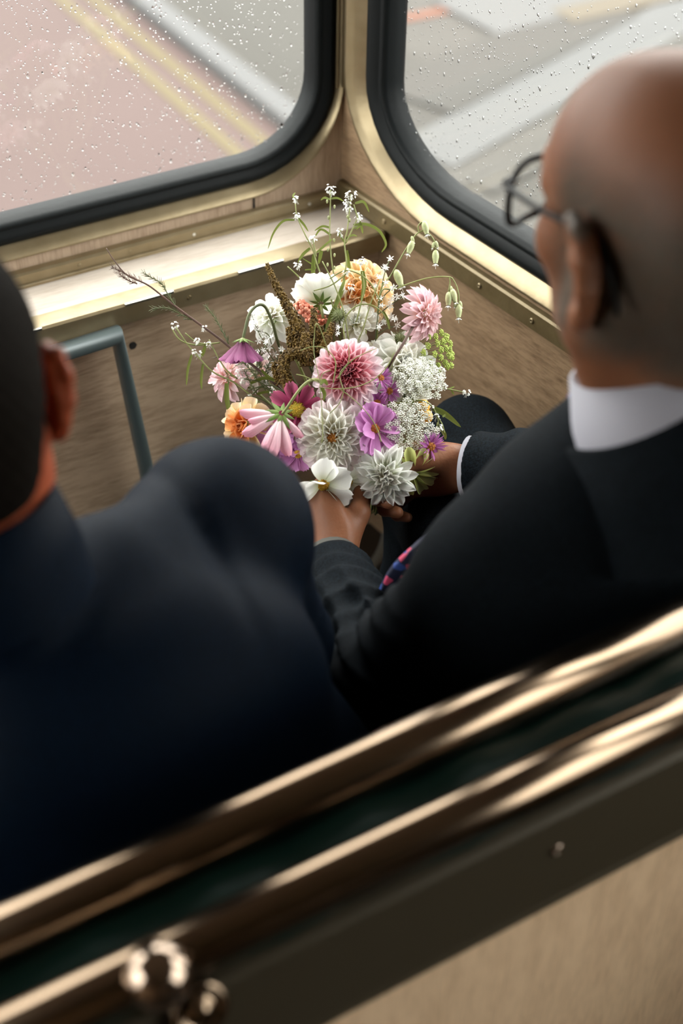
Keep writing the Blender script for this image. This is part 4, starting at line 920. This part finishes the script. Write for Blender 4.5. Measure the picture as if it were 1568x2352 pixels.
# ---- umbels
def umbel(name, u, v, R, ax, ay, label, material, d, n=26, per=20, dome=.35, size=.0012, squash=1.0, stalk=.06):
    root = empty(name, FM(u, v, d, ax, ay, random.random()), label, 'umbel'); M4 = ROOT[root.name]; rays = MB(); fl_ = MB(); hub = Vector((0, 0, -stalk))
    for i in range(n):
        r = R * math.sqrt((i + .5) / n); a = i * 2.39996; c = Vector((r * math.cos(a), r * math.sin(a) * squash, dome * R * (1 - (r / R) ** 2) + random.uniform(-.002, .002)))
        mid = hub.lerp(c, .6) + Vector((0, 0, -.004)); pts = spline([M4 @ hub, M4 @ mid, M4 @ c], 3); rays.tube(pts, .00036, 4, cap=False)
        for k in range(per):
            rr_ = R * .155 * math.sqrt((k + .5) / per); b = k * 2.39996 + i
            p = M4 @ (c + Vector((rr_ * math.cos(b), rr_ * math.sin(b), .0022 * (1 - (k / per)) + random.uniform(-.0006, .0006)))); s = size * random.uniform(.75, 1.3)
            if k % 7 == 0: rays.tube([M4 @ c - M4.to_3x3() @ Vector((0, 0, .003)), p], .00022, 3, cap=False)
            fl_.blob(p, (s, s, s * .7), None, 5, 3)
    rays.build('rays', STEM_G, root)['kind'] = 'stuff'; fl_.build('florets', material, root)['kind'] = 'stuff'
    o = M4 @ hub; stem(root, STEM_G, .0016, [o, o.lerp(GRIP, .3) - (M4.to_3x3() @ Vector((0, 0, .015)))]); return root
umbel('lace_flower', 965, 872, .0360, .35, -.35, 'white lacy umbel spreading over the full white dahlia', LACE, 1.790, 34, 22, .35, squash=.75)
umbel('lace_flower', 928, 990, .0400, .15, .10, 'dense white lacy umbel between the lilac cosmos and right wrist', LACE, 1.775, 44, 24, .35)
umbel('lace_flower', 860, 1062, .0260, -.05, .35, 'greenish lacy umbel under the lilac cosmos', LACEG, 1.790, 26, 18, .35)
umbel('lace_flower', 888, 957, .0150, -.2, .0, 'tiny green lacy umbel tucked by the lilac cosmos', LACEG, 1.795, 10, 14, .3)
umbel('lime_umbel', 1003, 808, .0300, 1.0, -.10, 'lime green umbel below the sideways pale pink dahlia', LIME, 1.835, 26, 22, .45, .0012)

# ---- amaranth, celosia, seed heads, buds
def spike(name, paths, label, material, rmax, cat, dens=1.0, bs=.0017):
    root = empty(name, paths[0][0][-1], label, cat); allp = []
    for pth, ra, rb in paths:
        m = MB(); pts = spline(pth, 10); n = len(pts); m.tube(pts, [max(.0008, (ra + (rb - ra) * i / (n - 1)) * .75) for i in range(n)], 7)
        for i in range(n - 1):
            r = ra + (rb - ra) * i / (n - 1); t = (pts[i + 1] - pts[i]); L_ = t.length; t.normalize(); x = t.orthogonal().normalized(); y = t.cross(x)
            for k in range(max(4, int(dens * L_ * 2 * math.pi * r / (bs * bs * 2.2)))):
                a = random.uniform(0, 6.283); q = r * random.uniform(.75, 1.12)
                m.blob(pts[i] + t * (L_ * random.random()) + x * (q * math.cos(a)) + y * (q * math.sin(a)), bs * random.uniform(.6, 1.25), None, 5, 3)
        m.build('spike', material, root)['kind'] = 'stuff'; allp.append(pts[-1])
    stem(root, STEM_D, .002, [allp[0], allp[0].lerp(GRIP, .4)]); return root
cp = lambda d, *xy: [W(*c1(x, y), d) for x, y in xy]
spike('amaranth', [(cp(1.80, (505, 450), (548, 545), (605, 650), (655, 750), (690, 840), (705, 930)), .0025, .0115), (cp(1.81, (620, 765), (632, 830), (650, 900)), .004, .008),
    (cp(1.80, (740, 670), (745, 740), (735, 850)), .003, .0075), (cp(1.795, (832, 745), (812, 810), (770, 900)), .003, .0080), (cp(1.80, (770, 760), (765, 830), (740, 930)), .004, .008),
    (cp(1.79, (700, 790), (705, 870), (710, 960)), .005, .009)], 'upright bronze amaranth spike with a cluster of side plumes', AM, .012, 'amaranth', .75, .0013)
spike('amaranth', [(cp(1.785, (640, 1100), (605, 1030), (590, 960), (612, 910), (670, 895), (720, 920)), .0075, .0070), (cp(1.80, (575, 1050), (552, 990), (540, 940)), .005, .003), (cp(1.79, (690, 1075), (640, 1085)), .006, .006)], 'drooping bronze amaranth tassel over the deep pink cosmos', AM, .01, 'amaranth', .75, .0013)
spike('celosia', [(cp(1.835, (660, 640), (700, 680), (745, 720), (785, 760)), .006, .0105)], 'coral cockscomb tip between the white cosmos and amaranth', CO, .01, 'celosia', .35, .0028)
def seedhead(u, v, d, r, label, material):
    root = empty('seed_head', W(u, v, d), label, 'seed head'); m = MB(); c = W(u, v, d); m.blob(c, r * .7, None, 10, 8)
    for i in range(120):
        z = 1 - 2 * (i + .5) / 120; a = i * 2.39996; q = math.sqrt(1 - z * z); n = Vector((q * math.cos(a), q * math.sin(a), z)); m.tube([c + n * r * .5, c + n * r * random.uniform(.9, 1.35)], [.0006, .00025], 3, cap=False)
    m.build('bristles', material, root)['kind'] = 'stuff'; stem(root, STEM_G, .0012, [c, c.lerp(GRIP, .3) + Vector((0, .01, 0))])
SEEDG = mat('bristly_green', (.14, .17, .06), .7, noise=(200, (.22, .24, .11)))
seedhead(777, 724, 1.820, .0105, 'round bristly green seed head beside the scabious', SEEDG)
seedhead(918, 781, 1.830, .0120, 'round bristly green seed head behind the brown dahlia stem', SEEDG)
for (u, v, lab) in ((972, 934, 'upper yellow bud right of the white dahlia between the umbels'), (979, 957, 'lower yellow bud right of the white dahlia between the umbels')):
    root = empty('yellow_bud', W(u, v, 1.835), lab, 'bud'); c = W(u, v, 1.835); MB().blob(c, (.0085, .0085, .0095), None, 14, 10).build('bud', YEL, root); MB().blob(c + Vector((0, .006, -.006)), (.006, .006, .005), None, 8, 6).build('calyx', STEM_G, root); stem(root, STEM_G, .001, [c, c.lerp(GRIP, .4)])

# ---- wild sprigs
def blade(m, pts, w, p=.5):
    P = spline(pts, 6); n = len(P); v, uv, f = [], [], []
    for i, q in enumerate(P):
        t = (P[min(i + 1, n - 1)] - P[max(i - 1, 0)]).normalized(); s = t.cross(FWD + Vector((.15, .1, .2))).normalized(); k = i / (n - 1); ww = w * (max(.0, math.sin(math.pi * min(1, .12 + .88 * k) ** .8)) ** p + .08)
        v += [q - s * ww, q + FWD * (ww * .35), q + s * ww]; uv += [(k, 0), (k, .5), (k, 1)]
    for i in range(n - 1):
        for j in range(2): a = i * 3 + j; f.append((a, a + 3, a + 4, a + 1))
    m.add(v, f, uv)
def cluster(m, c, n, R, s=.0016):
    up = (-FWD * .6 + Vector((0, 0, .8))).normalized()
    for i in range(n):
        q = Vector((random.gauss(0, 1), random.gauss(0, 1), random.gauss(0, 1))).normalized(); p = c + q * (R * random.uniform(.4, 1)); nn = (q + up * 1.1).normalized(); x = nn.orthogonal().normalized(); x.rotate(Matrix.Rotation(random.random() * 6, 3, nn)); y = nn.cross(x)
        for k in range(4):
            a = k * math.pi / 2; dx = x * math.cos(a) + y * math.sin(a); dy = y * math.cos(a) - x * math.sin(a)
            m.add([p, p + dx * s * .6 + dy * s * .42 + nn * s * .12, p + dx * s * 1.15 + nn * s * .2, p + dx * s * .6 - dy * s * .42 + nn * s * .12], [(0, 1, 2, 3)])
def sprig(name, label, cat, stems, clusters, leaves, buds=(), d=1.82, smat=STEM_G, drop=True, r=.0011, cn=18, cr=.0062):
    base = W(*stems[0][0], d); root = empty(name, base, label, cat); first = True
    for s in stems:
        s, dd = (s, d) if not isinstance(s[-1], float) else (s[:-1], s[-1]); pts = [W(u, v, dd) for u, v in s]
        if first and drop: j = Vector((random.uniform(-.01, .01), random.uniform(-.01, .01), 0)); pts = pts + [pts[-1].lerp(GRIP, .5) + FWD * .02, GRIP + j, GRIP + j * 1.8 + Vector((.015, .03, -.045))]
        P = spline(pts, 7); MB().tube(P, taper(len(P), r * .7, r * 1.25 if first else r), 6).build('stem', smat, root); first = False
    for (u, v, *k) in clusters:
        m = MB(); c = W(u, v, d); cluster(m, c, k[0] if k else cn, (k[1] if len(k) > 1 else cr)); 
        for i in range(6): a = c - FWD * -.002 + Vector((random.gauss(0, .0025), random.gauss(0, .0025), -.006)); m.tube([a, c + (a - c) * .1], .00025, 3, cap=False)
        m.build('flower_cluster', TINYW, root)['kind'] = 'stuff'
    for *pts, w in leaves: m = MB(); blade(m, [W(u, v, d + .004 * i) for i, (u, v) in enumerate(pts)], w); m.build('leaf', LEAF, root)
    if buds:
        m = MB()
        for u, v in buds: m.blob(W(u, v, d), (.0016, .0016, .003), None, 6, 4)
        m.build('seed_pods', BELL, root)['kind'] = 'stuff'
    return root
sprig('white_rocket', 'tallest upright sprig with one white flower tuft at its tip', 'wildflower', [[(759, 436), (758, 490), (757, 538), (761, 597), (768, 640), (775, 690), (790, 760)]], [(758, 435, 30, .0085)],
      [((757, 458), (745, 454), (736, 460), .0013), ((759, 456), (775, 455), (790, 463), .0013), ((758, 523), (740, 520), (722, 530), .0014), ((760, 540), (737, 527), (722, 545), .0014)], [(751, 463), (768, 475), (754, 500), (767, 552), (753, 574), (768, 586), (752, 608), (768, 615), (757, 640)], d=1.850)
sprig('white_rocket', 'tall sprig with stacked white flower tufts beside the tallest one', 'wildflower', [[(806, 446), (802, 490), (797, 530), (791, 560), (795, 606), (784, 657), (765, 712), (770, 790)], [(822, 498), (812, 520), (794, 558)], [(812, 470), (818, 490), (822, 500)]],
      [(806, 446, 26, .008), (800, 476, 26, .008), (822, 500, 18, .006), (797, 461, 14, .006), (782, 533, 16, .0065)],
      [((811, 517), (840, 515), (870, 530), (886, 560), (876, 580), .0018), ((815, 467), (835, 464), (848, 488), .0016), ((824, 505), (830, 522), (833, 537), .0016), ((793, 560), (778, 535), (784, 530), .0012), ((795, 575), (800, 607), (808, 648), .0024), ((792, 548), (810, 540), (820, 543), .0012), ((812, 525), (825, 520), (818, 528), .001)], [(798, 498), (803, 506)], d=1.845)
sprig('white_rocket', 'leaning sprig with a long curled leaf over the ledge', 'wildflower', [[(678, 468), (682, 497), (700, 538), (718, 574), (729, 611), (745, 650), (758, 680), (772, 740)], [(660, 612), (690, 640), (735, 690)], [(718, 548), (722, 570), (726, 590)]],
      [(680, 459, 16, .006), (680, 495, 16, .006), (717, 549, 20, .0068), (684, 608, 18, .0065)],
      [((676, 505), (650, 508), (628, 535), (615, 572), .0014), ((683, 500), (697, 515), (708, 532), .0014), ((679, 462), (673, 450), (678, 442), .0013), ((712, 570), (695, 585), (684, 603), .0018), ((721, 584), (719, 625), (723, 663), .0026), ((727, 580), (750, 560), (764, 548), .0014), ((738, 575), (735, 590), (731, 607), .0022), ((700, 620), (725, 615), (690, 590), .001)], [], d=1.840)
sprig('long_grass', 'thin arching stems looping across the peach dahlia', 'grass', [[(894, 758), (880, 721), (850, 700), (815, 705), (790, 740), (795, 800)], [(757, 640), (790, 622), (822, 628), (850, 650), (872, 690)], [(720, 668), (760, 655), (800, 625)], [(832, 625), (836, 660), (828, 700), (818, 740)], [(740, 600), (770, 660), (790, 720), (800, 780)], [(873, 640), (850, 700), (832, 760), (812, 800)]],
      [(795, 625, 12, .005), (806, 658, 10, .005), (830, 600, 16, .006)], [((832, 622), (836, 655), (829, 695), .0028), ((770, 700), (785, 660), (792, 640), .0022), ((880, 715), (890, 735), (895, 758), .0015), ((748, 770), (762, 720), (790, 665), .0026)], d=1.815, r=.0010)
sprig('white_rocket', 'wild sprig with white tufts sticking out to the left', 'wildflower', [[(404, 752), (430, 790), (460, 825), (490, 855), (540, 880), (590, 920), (640, 960)], [(425, 765), (450, 785), (475, 790), (505, 787)], [(480, 780), (500, 820), (520, 850), (545, 870)], [(395, 755), (410, 778), (435, 790), (470, 793)]],
      [(403, 748, 16, .006), (467, 752, 14, .0055), (452, 784, 14, .006), (478, 790, 12, .0055), (458, 812, 10, .005), (549, 858, 22, .0065), (557, 874, 12, .005), (446, 808, 10, .004)],
      [((440, 815), (431, 850), (428, 886), .0016), ((466, 836), (462, 870), (463, 895), .0017), ((472, 792), (466, 812), (459, 822), .0020), ((520, 880), (522, 925), (534, 968), .0030), ((500, 830), (520, 822), (545, 835), .0013)], [], d=1.830)
sprig('narrow_leaf_foliage', 'dark narrow leaves and thin stalks above the apricot dahlia', 'foliage', [[(545, 940), (560, 920), (585, 912), (620, 930), (680, 990)], [(560, 870), (600, 880), (640, 915)], [(570, 895), (620, 885), (650, 900)], [(625, 900), (600, 890), (580, 905)]], [(626, 896, 14, .005), (570, 912, 12, .005)],
      [((560, 930), (556, 955), (550, 985), .0030), ((540, 925), (536, 945), (535, 958), .0018), ((575, 880), (610, 868), (640, 880), .0020), ((590, 905), (615, 900), (640, 905), .0016), ((600, 850), (620, 868), (645, 872), .0018)], [], d=1.815, smat=STEM_D)
sprig('white_rocket', 'thin sprig with a white tip crossing the dark trouser knee', 'wildflower', [[(1068, 902), (1045, 897), (1022, 893), (990, 890), (950, 915), (910, 935)]], [(1071, 902, 16, .0055)], [((1030, 894), (1038, 890), (1044, 888), .001), ((1036, 896), (1040, 903), (1043, 906), .001)], [], d=1.815)
sprig('leafy_sprig', 'green sprig with one long pale leaf by the right wrist', 'wildflower', [[(1018, 1000), (1008, 978), (1003, 955), (990, 932), (965, 920), (930, 925), (900, 940)], [(1003, 955), (1015, 975), (1020, 995)], [(1002, 1030), (1001, 1000), (1004, 970)]], [(1010, 984, 14, .0055), (1002, 955, 6, .004), (993, 937, 5, .003)],
      [((992, 937), (1022, 951), (1058, 981), .0034), ((993, 938), (1010, 943), (1022, 944), .0013), ((1014, 985), (1021, 998), (1023, 1010), .0022), ((1016, 957), (1022, 953), (1028, 948), .0013)], [], d=1.800)
sprig('curly_tendrils', 'curly green tendrils looping over the pink dahlia', 'tendril', [[(736, 905), (733, 870), (722, 820), (721, 778), (735, 755)], [(733, 890), (775, 893), (820, 888), (860, 870), (890, 840), (905, 810)], [(780, 893), (815, 920), (848, 955), (868, 990), (875, 1015)], [(735, 895), (739, 940), (741, 1000), (738, 1018)], [(790, 895), (780, 925), (757, 950)], [(690, 805), (715, 797), (745, 800), (770, 830), (765, 880)], [(735, 880), (700, 865), (680, 860)], [(800, 790), (800, 830), (780, 860), (790, 900)], [(760, 850), (740, 860), (735, 885)], [(865, 800), (830, 815), (800, 835), (775, 870)]], [], [((735, 880), (745, 875), (752, 885), .0025), ((738, 890), (745, 905), (742, 920), .0022)], [], d=1.735, r=.0007)
# bladder campion with nodding bells
def bell(root, u, v, d, tilt=0.0, s=1.0, pod=False):
    c = W(u, v, d); ax = (DOWN + RIGHT * tilt).normalized(); x = ax.orthogonal().normalized(); y = ax.cross(x); k = 12; m = MB()
    prof = [(.0008, -.008), (.0028, -.0065), (.0042, -.003), (.0045, .001), (.0038, .005), (.0028, .0085), (.0030, .0095)]
    m.loops([[c + x * (s * r * math.cos(6.2832 * i / k)) + y * (s * r * math.sin(6.2832 * i / k)) + ax * (s * h) for i in range(k)] for r, h in prof]); b = m.build('calyx', BELL, root)
    m = MB(); e = c + ax * (.0088 * s)
    for i in range(5):
        a = 6.2832 * i / 5; o = x * math.cos(a) + y * math.sin(a); t = ax.cross(o); m.add([e, e + o * .0032 * s + ax * .0035 * s + t * .0016 * s, e + o * .0046 * s + ax * .0042 * s, e + o * .0032 * s + ax * .0035 * s - t * .0016 * s], [(0, 1, 2, 3)])
    for i in range(3): m.tube([e, e + ax * .008 * s + x * .001 * (i - 1)], .0003, 3)
    m.build('frill', TINYW, b)
def campion(label, stems, bells, d):
    root = empty('bladder_campion', W(*stems[0][0], d), label, 'campion')
    for i, s in enumerate(stems):
        pts = [W(u, v, d) for u, v in s]
        if i == 0: pts = pts + [pts[-1].lerp(GRIP, .5) + FWD * .03, GRIP, GRIP + Vector((.015, .03, -.045))]
        P = spline(pts, 7); MB().tube(P, taper(len(P), .0008, .0012), 6).build('stem', STEM_G, root)
    for b in bells: bell(root, b[0], b[1], d, b[2], b[3])
campion('campion stem with nodding bells in front of the side window trim', [[(1000, 572), (998, 556), (988, 540), (972, 530), (954, 540), (931, 574), (899, 630), (870, 690)], [(950, 545), (946, 552), (942, 560)], [(962, 535), (960, 520), (968, 510)]], [(943, 566, -.35, 1.0), (1000, 588, .0, 1.0), (976, 521, .25, 1.0), (914, 636, .35, 1.25), (1002, 560, .3, .5), (995, 562, -.3, .45), (947, 549, .3, .5)], 1.835)
campion('campion stem arching right with a drooping bunch of bells', [[(1054, 698), (1052, 670), (1042, 645), (1028, 636), (977, 640), (908, 664), (870, 690)], [(1032, 637), (1033, 650), (1030, 670)], [(1033, 655), (1042, 668), (1044, 680)]], [(1030, 684, -.05, 1.0), (1053, 712, .0, 1.0), (1041, 677, .25, 1.0), (1046, 697, -.2, .5), (1057, 698, .25, .5), (1036, 664, .2, .5)], 1.830)
# white starry sprays
def spray(label, stems, stars, d, s=.0052):
    root = empty('starry_spray', W(*stems[0][-1], d), label, 'spray')
    for i, st in enumerate(stems):
        pts = [W(*c1(x, y), d) for x, y in st]
        if i == 0: pts = pts + [pts[-1].lerp(GRIP, .5) + FWD * .03, GRIP, GRIP + Vector((.015, .03, -.045))]
        P = spline(pts, 6); MB().tube(P, .0007, 5).build('stem', STEM_D, root)
    for x, y in stars:
        for k in range(2):
            u, v = c1(x + random.uniform(-9, 9), y + random.uniform(-9, 9)); c = W(u, v, d + random.uniform(-.012, .004)); n = (cw(random.uniform(-.9, .9), random.uniform(-.9, .6), -1)).normalized(); ex = n.orthogonal().normalized(); ex.rotate(Matrix.Rotation(random.random() * 6, 3, n)); ey = n.cross(ex); m = MB()
            for i in range(5):
                a = 6.2832 * i / 5; o = ex * math.cos(a) + ey * math.sin(a); t = n.cross(o); m.add([c, c + o * s * .5 + t * s * .17 + n * s * .1, c + o * s + n * s * .22, c + o * s * .5 - t * s * .17 + n * s * .1], [(0, 1, 2, 3)])
            m.tube([c, c - n * s * 1.1], [.0005, .0003], 4); m.build('star_floret', TINYW, root)
spray('spray of small white stars on the right beside the peach dahlia', [[(1120, 430), (1095, 500), (1075, 600), (1060, 720), (1050, 850)], [(1150, 560), (1100, 600), (1075, 640)], [(1190, 610), (1130, 650), (1065, 700)], [(1160, 760), (1110, 770), (1060, 800)]],
      [(1122, 425), (1105, 462), (1090, 470), (1070, 515), (1105, 545), (1142, 568), (1055, 560), (1072, 615), (1150, 608), (1182, 605), (1085, 652), (1122, 660), (1150, 722), (1120, 715), (1092, 738), (1065, 765), (1155, 758), (1088, 815), (1040, 700), (1130, 625)], 1.830)
spray('spray of small white stars on the left behind the magenta cosmos', [[(430, 700), (455, 770), (490, 840), (540, 930)], [(450, 780), (510, 800), (530, 850)], [(500, 850), (540, 870), (560, 930)]], [(435, 718), (442, 745), (455, 775), (478, 790), (498, 812), (470, 835), (505, 842), (522, 868), (488, 878), (540, 900), (525, 810), (575, 870)], 1.840)
spray('white stars caught between the amaranth plumes', [[(765, 770), (770, 830), (790, 920)]], [(765, 775), (855, 800), (868, 770), (760, 815)], 1.800, .0036)
# the brown twig with needle foliage
tw = empty('bare_twig', W(640, 890, 1.83), 'long bare brown twig pointing left across the ledge', 'twig')
def twp(*p, d=1.83): return [W(u, v, d) for u, v in p]
main = spline(twp((244, 570), (262, 598), (292, 632), (340, 655), (385, 690), (430, 724), (500, 775), (545, 812), (600, 855), (650, 900)) + [GRIP.lerp(W(650, 900, 1.86), .4), GRIP], 7)
MB().tube(main, taper(len(main), .0006, .0024), 6).build('branch', STEM_B, tw)
for k, p in enumerate((((257, 613), (275, 622), (300, 635), (330, 650)), ((328, 626), (352, 640), (371, 652), (382, 670), (403, 704)), ((272, 627), (290, 642), (315, 652)), ((351, 709), (385, 708), (415, 722), (440, 735)), ((472, 702), (490, 725), (505, 750), (525, 790)), ((498, 820), (530, 828), (550, 820)), ((560, 850), (575, 880), (590, 905)))):
    P = spline(twp(*p), 6); col = STEM_B if k in (0, 2, 5) else STEM_D; b = MB().tube(P, taper(len(P), .0005, .0009), 5).build('twiglet', col, tw)
    m = MB()
    for i in range(len(P) - 1):
        for q in range(3):
            t = (P[i] - P[i + 1]).normalized(); s = t.cross(FWD) * random.choice((-1, 1)); a = P[i].lerp(P[i + 1], random.random()); m.tube([a, a + (t * .9 + s * random.uniform(.3, .9)).normalized() * random.uniform(.003, .0085)], [.0004, .0002], 3, cap=False)
    m.build('needles', col, b)['kind'] = 'stuff'
fe = empty('feathery_foliage', W(600, 900, 1.84), 'feathery dark green foliage between the magenta cosmos and amaranth', 'foliage'); m = MB(); mm_ = MB()
for p in (((555, 830), (575, 850), (605, 890), (660, 960)), ((600, 800), (590, 840), (610, 880)), ((620, 830), (610, 860), (625, 900)), ((560, 800), (580, 815), (600, 845))):
    P = spline(twp(*p, d=1.845), 8); m.tube(P, .0007, 5)
    for i in range(len(P) - 1):
        for q in range(4):
            t = (P[i] - P[i + 1]).normalized(); s = t.cross(FWD) * random.choice((-1, 1)); a = P[i].lerp(P[i + 1], random.random()); mm_.tube([a, a + (t * .6 + s * random.uniform(.5, 1) - FWD * random.uniform(-.3, .5)).normalized() * random.uniform(.006, .014)], [.0004, .0002], 3, cap=False)
m.build('stem', STEM_D, fe); mm_.build('needles', STEM_D, fe)['kind'] = 'stuff'
